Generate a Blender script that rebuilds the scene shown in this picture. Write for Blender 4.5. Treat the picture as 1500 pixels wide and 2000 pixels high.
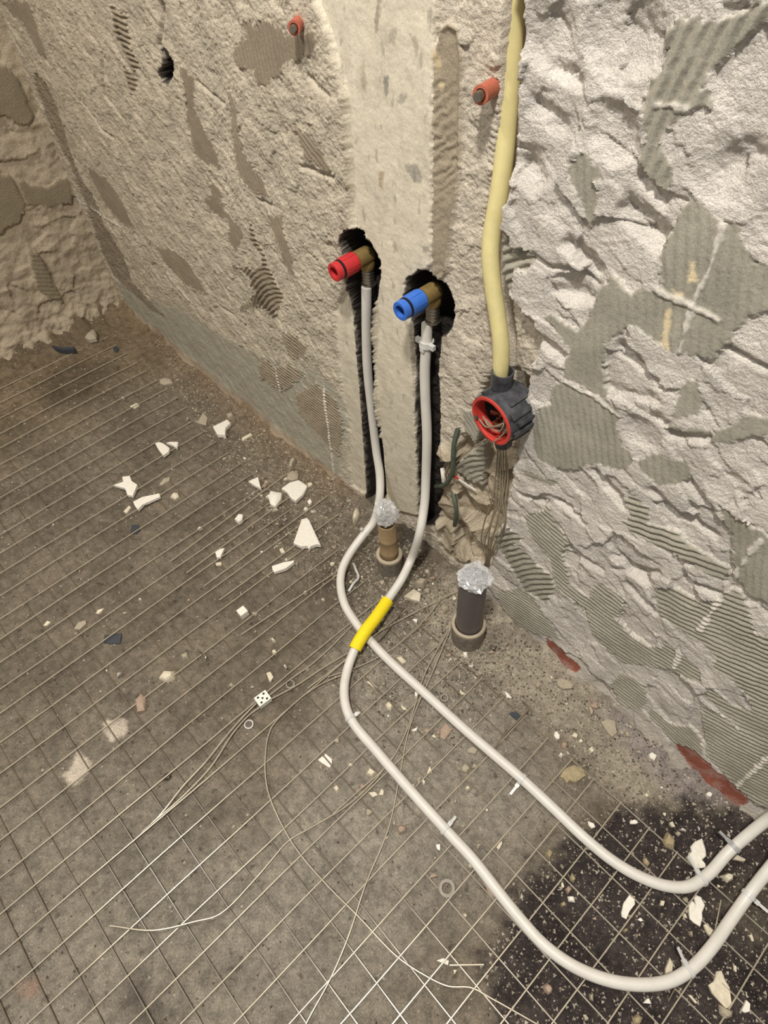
import bpy, math, random
import numpy as np
from mathutils import Vector, Matrix

# ------------------------------------------------------------------ clear
for o in list(bpy.data.objects):
    bpy.data.objects.remove(o, do_unlink=True)
scene = bpy.context.scene
COL = scene.collection
rng = np.random.default_rng(7)
random.seed(7)

# ------------------------------------------------------------------ camera
FPX = 1270.392
ANG = [math.radians(a) for a in (38.66813, 2.91925, 46.89117)]
CAM = np.array([0.03829, -0.13495, 1.14099])
cx, sx, cy, sy, cz, sz = (f(a) for a in ANG for f in (math.cos, math.sin))
ROT = (np.array([[cz, -sz, 0], [sz, cz, 0], [0, 0, 1]]) @
       np.array([[cy, 0, sy], [0, 1, 0], [-sy, 0, cy]]) @
       np.array([[1, 0, 0], [0, cx, -sx], [0, sx, cx]]))
cd = bpy.data.cameras.new('camera')
cam = bpy.data.objects.new('camera', cd)
COL.objects.link(cam)
cam.matrix_world = Matrix.Translation(CAM) @ Matrix(ROT.tolist()).to_4x4()
cd.sensor_fit = 'VERTICAL'
cd.sensor_height = 36.0
cd.lens = FPX / 2000.0 * 36.0
cd.clip_start = 0.02
scene.camera = cam

# ------------------------------------------------------------------ light
scene.view_settings.view_transform = 'Standard'
scene.view_settings.look = 'None'
scene.view_settings.gamma = 1.0
scene.view_settings.use_curve_mapping = False
scene.view_settings.exposure = -0.12
world = bpy.data.worlds.new('world')
scene.world = world
world.use_nodes = True
world.node_tree.nodes['Background'].inputs[0].default_value = (1.0, 0.985, 0.965, 1)
world.node_tree.nodes['Background'].inputs[1].default_value = 0.37


def ceiling_lamp(name, loc, power, size, color):
    l = bpy.data.lights.new(name, 'AREA')
    l.shape = 'DISK'
    l.size = size
    l.energy = power
    l.color = color
    o = bpy.data.objects.new(name, l)
    o.location = loc
    COL.objects.link(o)
    return o


ceiling_lamp('ceiling_lamp', (0.02, -0.36, 2.45), 52.0, 0.16, (1.0, 0.975, 0.94))
ceiling_lamp('ceiling_lamp', (-1.25, -0.62, 2.45), 25.0, 0.14, (1.0, 0.965, 0.92))

# ------------------------------------------------------------------ projection helpers (photo pixel -> point on a real plane)
WY = 0.44          # nominal face of the long wall
LX = -1.85         # face of the short wall at the far end


def un(p, axis, val):
    d = ROT @ np.array([(p[0] - 750) / FPX, -(p[1] - 1000) / FPX, -1.0])
    return CAM + d * ((val - CAM[axis]) / d[axis])


def W(px, py, y=WY):
    return un((px, py), 1, y)


def F(px, py, z=0.0):
    return un((px, py), 2, z)


def project(X):
    q = (np.asarray(X, float) - CAM) @ ROT
    return np.stack([750 + FPX * q[..., 0] / -q[..., 2], 1000 - FPX * q[..., 1] / -q[..., 2]], -1)


def crop(ox, oy, s, pts):
    return [(ox + a / s, oy + b / s) for a, b in pts]


# ------------------------------------------------------------------ noise
PERM = np.random.default_rng(3).permutation(512)
PERM = np.concatenate([PERM, PERM, PERM])
GA = np.random.default_rng(4).uniform(0, 2 * np.pi, 512)
GX, GY = np.cos(GA), np.sin(GA)


def perlin(x, y):
    xi = np.floor(x).astype(np.int64)
    yi = np.floor(y).astype(np.int64)
    xf, yf = x - xi, y - yi
    u = xf * xf * xf * (xf * (xf * 6 - 15) + 10)
    v = yf * yf * yf * (yf * (yf * 6 - 15) + 10)
    xi &= 511
    yi &= 511

    def g(ix, iy, dx, dy):
        h = PERM[PERM[ix & 511] + (iy & 511)]
        return GX[h] * dx + GY[h] * dy
    a = g(xi, yi, xf, yf)
    b = g(xi + 1, yi, xf - 1, yf)
    c = g(xi, yi + 1, xf, yf - 1)
    d = g(xi + 1, yi + 1, xf - 1, yf - 1)
    return (a + u * (b - a)) * (1 - v) + (c + u * (d - c)) * v


def fbm(x, y, f, octaves=4, gain=0.5, off=0.0):
    r = 0
    a = 1.0
    for k in range(octaves):
        r = r + a * perlin(x * f + 17.3 * k + off, y * f + 9.1 * k + off * 1.7)
        f *= 2.03
        a *= gain
    return r


def facets(x, y, cell, seed, tilt=1.0):
    """broken stone: every cell of a jittered grid is its own tilted plane"""
    gx, gy = x / cell, y / cell
    ix, iy = np.floor(gx).astype(np.int64), np.floor(gy).astype(np.int64)
    r = np.random.default_rng(seed)
    T = r.uniform(0, 1, (5, 128, 128))
    best = np.full(x.shape, 1e9)
    h = np.zeros(x.shape)
    for dx in (-1, 0, 1):
        for dy in (-1, 0, 1):
            cx_, cy_ = ix + dx, iy + dy
            a, b = cx_ & 127, cy_ & 127
            px = cx_ + T[0][a, b]
            py = cy_ + T[1][a, b]
            d = (gx - px) ** 2 + (gy - py) ** 2
            hh = (T[2][a, b] - 0.5) + tilt * ((T[3][a, b] - 0.5) * (gx - px) + (T[4][a, b] - 0.5) * (gy - py))
            m = d < best
            best = np.where(m, d, best)
            h = np.where(m, hh, h)
    return h


def sdf(px, py, poly):
    """signed distance, negative inside"""
    P = np.asarray(poly, float)
    d = np.full(px.shape, 1e9)
    ins = np.zeros(px.shape, bool)
    n = len(P)
    for i in range(n):
        a, b = P[i], P[(i + 1) % n]
        e = b - a
        L = e @ e + 1e-18
        t = np.clip(((px - a[0]) * e[0] + (py - a[1]) * e[1]) / L, 0, 1)
        d = np.minimum(d, (px - a[0] - t * e[0]) ** 2 + (py - a[1] - t * e[1]) ** 2)
        c = (a[1] > py) != (b[1] > py)
        if abs(e[1]) > 1e-12:
            ins ^= c & (px < a[0] + (py - a[1]) * e[0] / e[1])
    d = np.sqrt(d)
    return np.where(ins, -d, d)


def sdf_line(px, py, pts):
    P = np.asarray(pts, float)
    d = np.full(px.shape, 1e9)
    for a, b in zip(P[:-1], P[1:]):
        e = b - a
        t = np.clip(((px - a[0]) * e[0] + (py - a[1]) * e[1]) / (e @ e + 1e-18), 0, 1)
        d = np.minimum(d, (px - a[0] - t * e[0]) ** 2 + (py - a[1] - t * e[1]) ** 2)
    return np.sqrt(d)


def sstep(a, b, x):
    t = np.clip((x - a) / (b - a), 0, 1)
    return t * t * (3 - 2 * t)


def lin(c):
    c = np.asarray(c, float) / 255.0
    return np.where(c <= 0.04045, c / 12.92, ((c + 0.055) / 1.055) ** 2.4)


# ------------------------------------------------------------------ materials
def new_mat(name):
    m = bpy.data.materials.new(name)
    m.use_nodes = True
    n = m.node_tree.nodes
    b = n['Principled BSDF']
    return m, m.node_tree, n, b


def pos_noise(nt, scale, detail=4, rough=0.6):
    n = nt.nodes
    g = n.new('ShaderNodeNewGeometry')
    t = n.new('ShaderNodeTexNoise')
    t.inputs['Scale'].default_value = scale
    t.inputs['Detail'].default_value = detail
    t.inputs['Roughness'].default_value = rough
    nt.links.new(g.outputs['Position'], t.inputs['Vector'])
    return t


def mat_surface(name, bump_scale, bump_dist, var=0.16, rough=0.95, grain=900.0, bump2=None):
    """mineral surface: colour of the stuff from the 'Col' attribute, grain and pores by noise"""
    m, nt, n, b = new_mat(name)
    at = n.new('ShaderNodeAttribute')
    at.attribute_name = 'Col'
    t = pos_noise(nt, grain, 3, 0.7)
    mr = n.new('ShaderNodeMapRange')
    mr.inputs[1].default_value = 0.25
    mr.inputs[2].default_value = 0.75
    mr.inputs[3].default_value = 1 - var
    mr.inputs[4].default_value = 1 + var
    nt.links.new(t.outputs[0], mr.inputs[0])
    mx = n.new('ShaderNodeMix')
    mx.data_type = 'RGBA'
    mx.blend_type = 'MULTIPLY'
    mx.inputs[0].default_value = 1
    nt.links.new(at.outputs['Color'], mx.inputs[6])
    nt.links.new(mr.outputs[0], mx.inputs[7])
    nt.links.new(mx.outputs[2], b.inputs['Base Color'])
    b.inputs['Roughness'].default_value = rough
    b.inputs['Specular IOR Level'].default_value = 0.2
    t2 = pos_noise(nt, bump_scale, 5, 0.65)
    bp = n.new('ShaderNodeBump')
    bp.inputs['Strength'].default_value = 1.0
    bp.inputs['Distance'].default_value = bump_dist
    nt.links.new(at.outputs['Alpha'], bp.inputs['Strength'])
    nt.links.new(t2.outputs[0], bp.inputs['Height'])
    nt.links.new(bp.outputs[0], b.inputs['Normal'])
    return m


def mat_plain(name, rgb, rough=0.6, metal=0.0, var=0.1, scale=120.0, spec=0.4, bump=0.0, bscale=300.0, rgb2=None,
              trans=0.0, sss=0.0):
    m, nt, n, b = new_mat(name)
    c = lin(rgb)
    t = pos_noise(nt, scale, 4, 0.6)
    r = n.new('ShaderNodeValToRGB')
    r.color_ramp.elements[0].position = 0.3
    r.color_ramp.elements[1].position = 0.7
    c2 = lin(rgb2) if rgb2 is not None else c * (1 + var)
    r.color_ramp.elements[0].color = (*(c * (1 - var)), 1)
    r.color_ramp.elements[1].color = (*c2, 1)
    nt.links.new(t.outputs[0], r.inputs[0])
    nt.links.new(r.outputs[0], b.inputs['Base Color'])
    b.inputs['Roughness'].default_value = rough
    b.inputs['Metallic'].default_value = metal
    b.inputs['Specular IOR Level'].default_value = spec
    b.inputs['Transmission Weight'].default_value = trans
    if bump:
        t2 = pos_noise(nt, bscale, 4, 0.6)
        bp = n.new('ShaderNodeBump')
        bp.inputs['Strength'].default_value = 1.0
        bp.inputs['Distance'].default_value = bump
        nt.links.new(t2.outputs[0], bp.inputs['Height'])
        nt.links.new(bp.outputs[0], b.inputs['Normal'])
    return m


def mat_film(name):
    m, nt, n, b = new_mat(name)
    out = n['Material Output']
    tr = n.new('ShaderNodeBsdfTransparent')
    mix = n.new('ShaderNodeMixShader')
    b.inputs['Base Color'].default_value = (0.75, 0.74, 0.72, 1)
    b.inputs['Roughness'].default_value = 0.12
    b.inputs['Specular IOR Level'].default_value = 1.0
    t = pos_noise(nt, 40, 2, 0.5)
    bp = n.new('ShaderNodeBump')
    bp.inputs['Distance'].default_value = 0.004
    nt.links.new(t.outputs[0], bp.inputs['Height'])
    nt.links.new(bp.outputs[0], b.inputs['Normal'])
    mix.inputs[0].default_value = 0.42
    nt.links.new(tr.outputs[0], mix.inputs[1])
    nt.links.new(b.outputs[0], mix.inputs[2])
    nt.links.new(mix.outputs[0], out.inputs[0])
    return m


M = {}
M['wall'] = mat_surface('broken_plaster', 300, 0.0036, 0.22, grain=480)
M['floor'] = mat_surface('dusty_screed', 150, 0.007, 0.4, 0.9, 360.0)
M['pipe'] = mat_plain('white_plastic_pipe', (212, 206, 194), 0.42, var=0.05, scale=40, spec=0.45)
M['yellow_sleeve'] = mat_plain('yellow_foam', (238, 212, 26), 0.75, var=0.05, scale=200)
M['conduit'] = mat_plain('pale_yellow_plastic', (212, 198, 140), 0.5, var=0.07, scale=60)
M['red'] = mat_plain('red_plastic', (188, 48, 50), 0.45, var=0.08, scale=150)
M['blue'] = mat_plain('blue_plastic', (56, 106, 190), 0.45, var=0.08, scale=150)
M['black'] = mat_plain('black_rubber', (20, 18, 20), 0.5)
M['brass'] = mat_plain('tarnished_brass', (158, 132, 82), 0.4, 0.45, 0.15, 150)
M['steel'] = mat_plain('press_steel', (150, 142, 128), 0.32, 0.9, 0.15, 200)
M['wire'] = mat_plain('galvanised_wire', (180, 169, 147), 0.27, 0.32, 0.12, 60)
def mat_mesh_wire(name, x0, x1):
    # cross wires darken towards the far end: floor dust plus painted-in shade
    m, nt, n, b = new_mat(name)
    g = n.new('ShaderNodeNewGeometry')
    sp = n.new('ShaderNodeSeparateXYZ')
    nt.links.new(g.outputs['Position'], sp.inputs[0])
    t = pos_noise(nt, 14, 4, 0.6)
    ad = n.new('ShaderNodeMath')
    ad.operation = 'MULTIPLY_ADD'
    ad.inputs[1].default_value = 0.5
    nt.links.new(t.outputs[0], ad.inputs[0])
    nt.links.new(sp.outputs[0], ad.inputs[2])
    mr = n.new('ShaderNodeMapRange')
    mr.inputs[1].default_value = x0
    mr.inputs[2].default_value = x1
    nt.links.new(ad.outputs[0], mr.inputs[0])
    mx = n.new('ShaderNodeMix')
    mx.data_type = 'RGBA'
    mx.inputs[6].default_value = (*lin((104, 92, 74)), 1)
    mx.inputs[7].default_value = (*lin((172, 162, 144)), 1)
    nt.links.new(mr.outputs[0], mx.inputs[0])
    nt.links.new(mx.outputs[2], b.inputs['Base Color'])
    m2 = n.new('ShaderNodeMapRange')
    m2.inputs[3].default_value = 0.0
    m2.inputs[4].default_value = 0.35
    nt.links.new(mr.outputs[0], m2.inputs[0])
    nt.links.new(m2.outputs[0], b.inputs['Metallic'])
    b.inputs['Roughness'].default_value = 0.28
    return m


M['cross_wire'] = mat_mesh_wire('dust_shade_cross_wire', 0.0, 0.32)
M['dull_wire'] = mat_plain('dusty_wire', (120, 108, 90), 0.55, 0.5, 0.2, 60)
M['copper_wire'] = mat_plain('loose_cable', (168, 152, 124), 0.4, 0.3, 0.15, 60)
M['box'] = mat_plain('dark_grey_plastic', (50, 51, 54), 0.34, var=0.25, scale=80, rgb2=(84, 84, 86))
M['box_red'] = mat_plain('red_rim', (194, 62, 52), 0.45)
M['copper'] = mat_plain('copper_ends', (116, 62, 38), 0.4, 0.5, 0.3, 400)
M['cable'] = mat_plain('grey_brown_cable', (134, 122, 100), 0.5, var=0.2, scale=200)
M['green_cable'] = mat_plain('green_grey_cable', (76, 84, 70), 0.55, var=0.25, scale=150)
M['orange'] = mat_plain('orange_plug', (176, 96, 74), 0.5)
M['grey_pvc'] = mat_plain('dark_grey_pvc', (92, 84, 82), 0.4, var=0.08, scale=60)
M['grey_pvc_old'] = mat_plain('dusty_grey_pvc', (118, 108, 98), 0.65, var=0.2, scale=120, rgb2=(150, 140, 124))
M['brown_pvc'] = mat_plain('brown_pvc', (156, 132, 98), 0.5, var=0.14, scale=90)
M['seal'] = mat_plain('dusty_seal', (168, 154, 130), 0.8, var=0.12, scale=300)
M['film'] = mat_film('clear_film')
M['tie'] = mat_plain('white_nylon', (214, 212, 204), 0.35, var=0.04, trans=0.15)
M['grey_tie'] = mat_plain('grey_nylon', (168, 166, 162), 0.35, var=0.05, trans=0.1)
M['chip_white'] = mat_plain('white_plaster_chip', (232, 224, 208), 0.85, var=0.07, scale=180, bump=0.0012)
M['chip_cream'] = mat_plain('cream_plaster_chip', (214, 202, 176), 0.88, var=0.12, scale=180, bump=0.0015)
M['chip_grey'] = mat_plain('grey_mortar_chip', (168, 156, 134), 0.9, var=0.15, scale=160, bump=0.0015)
M['chip_ochre'] = mat_plain('ochre_mortar', (166, 150, 116), 0.9, var=0.2, scale=160, bump=0.002)
M['chip_pink'] = mat_plain('pinkish_brick_chip', (164, 142, 122), 0.9, var=0.12, scale=160, bump=0.0012)
M['slate'] = mat_plain('dark_slate', (58, 60, 64), 0.6, var=0.15)
M['grit'] = mat_plain('grit', (176, 162, 138), 0.95, var=0.5, scale=90, rgb2=(214, 204, 184))
M['dark_grit'] = mat_plain('dark_grit', (92, 80, 66), 0.95, var=0.4, scale=90)
M['rubble'] = mat_plain('rubble', (146, 132, 110), 0.95, var=0.35, scale=70, rgb2=(186, 174, 152))
M['block'] = mat_plain('ivory_plastic', (222, 220, 206), 0.5, var=0.03)
M['clear'] = mat_plain('clear_plastic', (188, 180, 164), 0.3, var=0.05, trans=0.35)


# ------------------------------------------------------------------ object helpers
def link(o, parent=None):
    COL.objects.link(o)
    if parent is not None:
        o.parent = parent
    return o


def root_loc(o):
    p = Vector((0, 0, 0))
    while o is not None:
        p += o.location
        o = o.parent
    return p


def tag(o, label=None, cat=None, group=None, kind=None):
    if label:
        o['label'] = label
    if cat:
        o['category'] = cat
    if group:
        o['group'] = group
    if kind:
        o['kind'] = kind
    return o


def thing(name, loc, label, cat, group=None):
    o = bpy.data.objects.new(name, None)
    o.location = loc
    o.empty_display_size = 0.02
    link(o)
    return tag(o, label, cat, group)


class MB:
    def __init__(s):
        s.v = []
        s.f = []

    def add(s, v, f):
        n = len(s.v)
        s.v += [tuple(map(float, p)) for p in v]
        s.f += [tuple(i + n for i in q) for q in f]
        return s

    def tube(s, pts, r, seg=8, caps=True, r2=None, radii=None):
        P = np.asarray(pts, float)
        n = len(P)
        T = np.gradient(P, axis=0)
        T /= np.linalg.norm(T, axis=1)[:, None] + 1e-12
        up = np.array([0, 0, 1.0]) if abs(T[0][2]) < 0.9 else np.array([1.0, 0, 0])
        u = np.cross(T[0], up)
        u /= np.linalg.norm(u)
        vs, fs = [], []
        for i in range(n):
            u = u - T[i] * (u @ T[i])
            u /= np.linalg.norm(u) + 1e-12
            w = np.cross(T[i], u)
            rr = radii[i] if radii is not None else r
            for k in range(seg):
                a = 2 * math.pi * k / seg
                vs.append(P[i] + rr * (math.cos(a) * u + math.sin(a) * w))
        for i in range(n - 1):
            for k in range(seg):
                k2 = (k + 1) % seg
                fs.append((i * seg + k, i * seg + k2, (i + 1) * seg + k2, (i + 1) * seg + k))
        if caps:
            fs.append(tuple(range(seg))[::-1])
            fs.append(tuple((n - 1) * seg + k for k in range(seg)))
        return s.add(vs, fs)

    def lathe(s, origin, axis, prof, seg=24, closed=False):
        """prof: list of (distance along axis, radius)"""
        o = np.asarray(origin, float)
        a = np.asarray(axis, float)
        a /= np.linalg.norm(a)
        up = np.array([0, 0, 1.0]) if abs(a[2]) < 0.9 else np.array([1.0, 0, 0])
        u = np.cross(a, up)
        u /= np.linalg.norm(u)
        w = np.cross(a, u)
        vs, fs = [], []
        for d, r in prof:
            for k in range(seg):
                t = 2 * math.pi * k / seg
                vs.append(o + a * d + r * (math.cos(t) * u + math.sin(t) * w))
        n = len(prof)
        for i in range(n - 1 + (1 if closed else 0)):
            j = (i + 1) % n
            for k in range(seg):
                k2 = (k + 1) % seg
                fs.append((i * seg + k, i * seg + k2, j * seg + k2, j * seg + k))
        if not closed:
            fs.append(tuple(range(seg))[::-1])
            fs.append(tuple((n - 1) * seg + k for k in range(seg)))
        return s.add(vs, fs)

    def box(s, c, ax, ay, az):
        c, ax, ay, az = (np.asarray(q, float) for q in (c, ax, ay, az))
        vs = [c + i * ax + j * ay + k * az for i in (-1, 1) for j in (-1, 1) for k in (-1, 1)]
        fs = [(0, 1, 3, 2), (4, 6, 7, 5), (0, 4, 5, 1), (2, 3, 7, 6), (0, 2, 6, 4), (1, 5, 7, 3)]
        return s.add(vs, fs)

    def build(s, name, mat, parent=None, smooth=True, base=False):
        V = np.asarray(s.v, float)
        if parent is not None:
            off = np.array(root_loc(parent))
        elif base:
            off = np.array([*(V[:, :2].min(0) + V[:, :2].max(0)) / 2, V[:, 2].min()])
        else:
            off = np.zeros(3)
        me = bpy.data.meshes.new(name)
        me.from_pydata((V - off).tolist(), [], s.f)
        if smooth:
            me.shade_smooth()
            me.set_sharp_from_angle(angle=math.radians(38))
        me.materials.append(M[mat])
        me.update()
        o = bpy.data.objects.new(name, me)
        if parent is None:
            o.location = off
        return link(o, parent)


def smooth_path(pts, n=12):
    P = np.asarray(pts, float)
    P = np.vstack([2 * P[0] - P[1], P, 2 * P[-1] - P[-2]])
    out = []
    for i in range(1, len(P) - 2):
        p0, p1, p2, p3 = P[i - 1], P[i], P[i + 1], P[i + 2]
        # centripetal
        t0 = 0
        t1 = t0 + max(np.linalg.norm(p1 - p0), 1e-6) ** .5
        t2 = t1 + max(np.linalg.norm(p2 - p1), 1e-6) ** .5
        t3 = t2 + max(np.linalg.norm(p3 - p2), 1e-6) ** .5
        for t in np.linspace(t1, t2, n, endpoint=False):
            a1 = (t1 - t) / (t1 - t0) * p0 + (t - t0) / (t1 - t0) * p1
            a2 = (t2 - t) / (t2 - t1) * p1 + (t - t1) / (t2 - t1) * p2
            a3 = (t3 - t) / (t3 - t2) * p2 + (t - t2) / (t3 - t2) * p3
            b1 = (t2 - t) / (t2 - t0) * a1 + (t - t0) / (t2 - t0) * a2
            b2 = (t3 - t) / (t3 - t1) * a2 + (t - t1) / (t3 - t1) * a3
            out.append((t2 - t) / (t2 - t1) * b1 + (t - t1) / (t2 - t1) * b2)
    out.append(P[-2])
    return np.array(out)


def grid_object(name, X, Y, Z, col, lab, parts, mat, kind='structure', rough=None):
    """one surface given on a regular grid; faces are shared out to the surface itself (label 0) and to its parts"""
    nr, nc = X.shape
    V = np.stack([X, Y, Z], -1).reshape(-1, 3).astype(np.float32)
    C = np.concatenate([col.reshape(-1, 3), np.ones((nr * nc, 1)) if rough is None else rough.reshape(-1, 1)], 1).astype(np.float32)
    idx = np.arange(nr * nc).reshape(nr, nc)
    Q = np.stack([idx[:-1, :-1], idx[:-1, 1:], idx[1:, 1:], idx[1:, :-1]], -1).reshape(-1, 4)
    fl = lab[:-1, :-1].reshape(-1)
    base = None
    for k in [0] + sorted(parts):
        q = Q[fl == k]
        if len(q) == 0:
            continue
        used, inv = np.unique(q, return_inverse=True)
        inv = inv.reshape(-1)
        nm = name if k == 0 else parts[k]
        me = bpy.data.meshes.new(nm)
        me.vertices.add(len(used))
        me.vertices.foreach_set('co', V[used].reshape(-1))
        me.loops.add(len(inv))
        me.loops.foreach_set('vertex_index', inv.astype(np.int32))
        me.polygons.add(len(q))
        me.polygons.foreach_set('loop_start', (np.arange(len(q)) * 4).astype(np.int32))
        a = me.attributes.new('Col', 'FLOAT_COLOR', 'POINT')
        a.data.foreach_set('color', C[used].reshape(-1))
        me.update(calc_edges=True)
        me.shade_smooth()
        me.materials.append(M[mat])
        o = bpy.data.objects.new(nm, me)
        if k == 0:
            base = link(o)
            o['kind'] = kind
        else:
            link(o, base)
    return base


def axis_steps(segs):
    out = [np.array([segs[0][0]])]
    for a, b, st in segs:
        n = max(1, int(round((b - a) / st)))
        out.append(np.linspace(a, b, n + 1)[1:])
    return np.concatenate(out)


# ================================================================== THE LONG WALL
C3 = lambda p: crop(950, 0, 2.5, p)
C6 = lambda p: crop(900, 700, 2.2222, p)
C0 = lambda p: crop(0, 0, 2.1429, p)
C5 = lambda p: crop(0, 550, 2.1429, p)


def wpoly(pts, extra=()):
    return [tuple(W(*p)[[0, 2]]) for p in pts] + list(extra)


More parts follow.
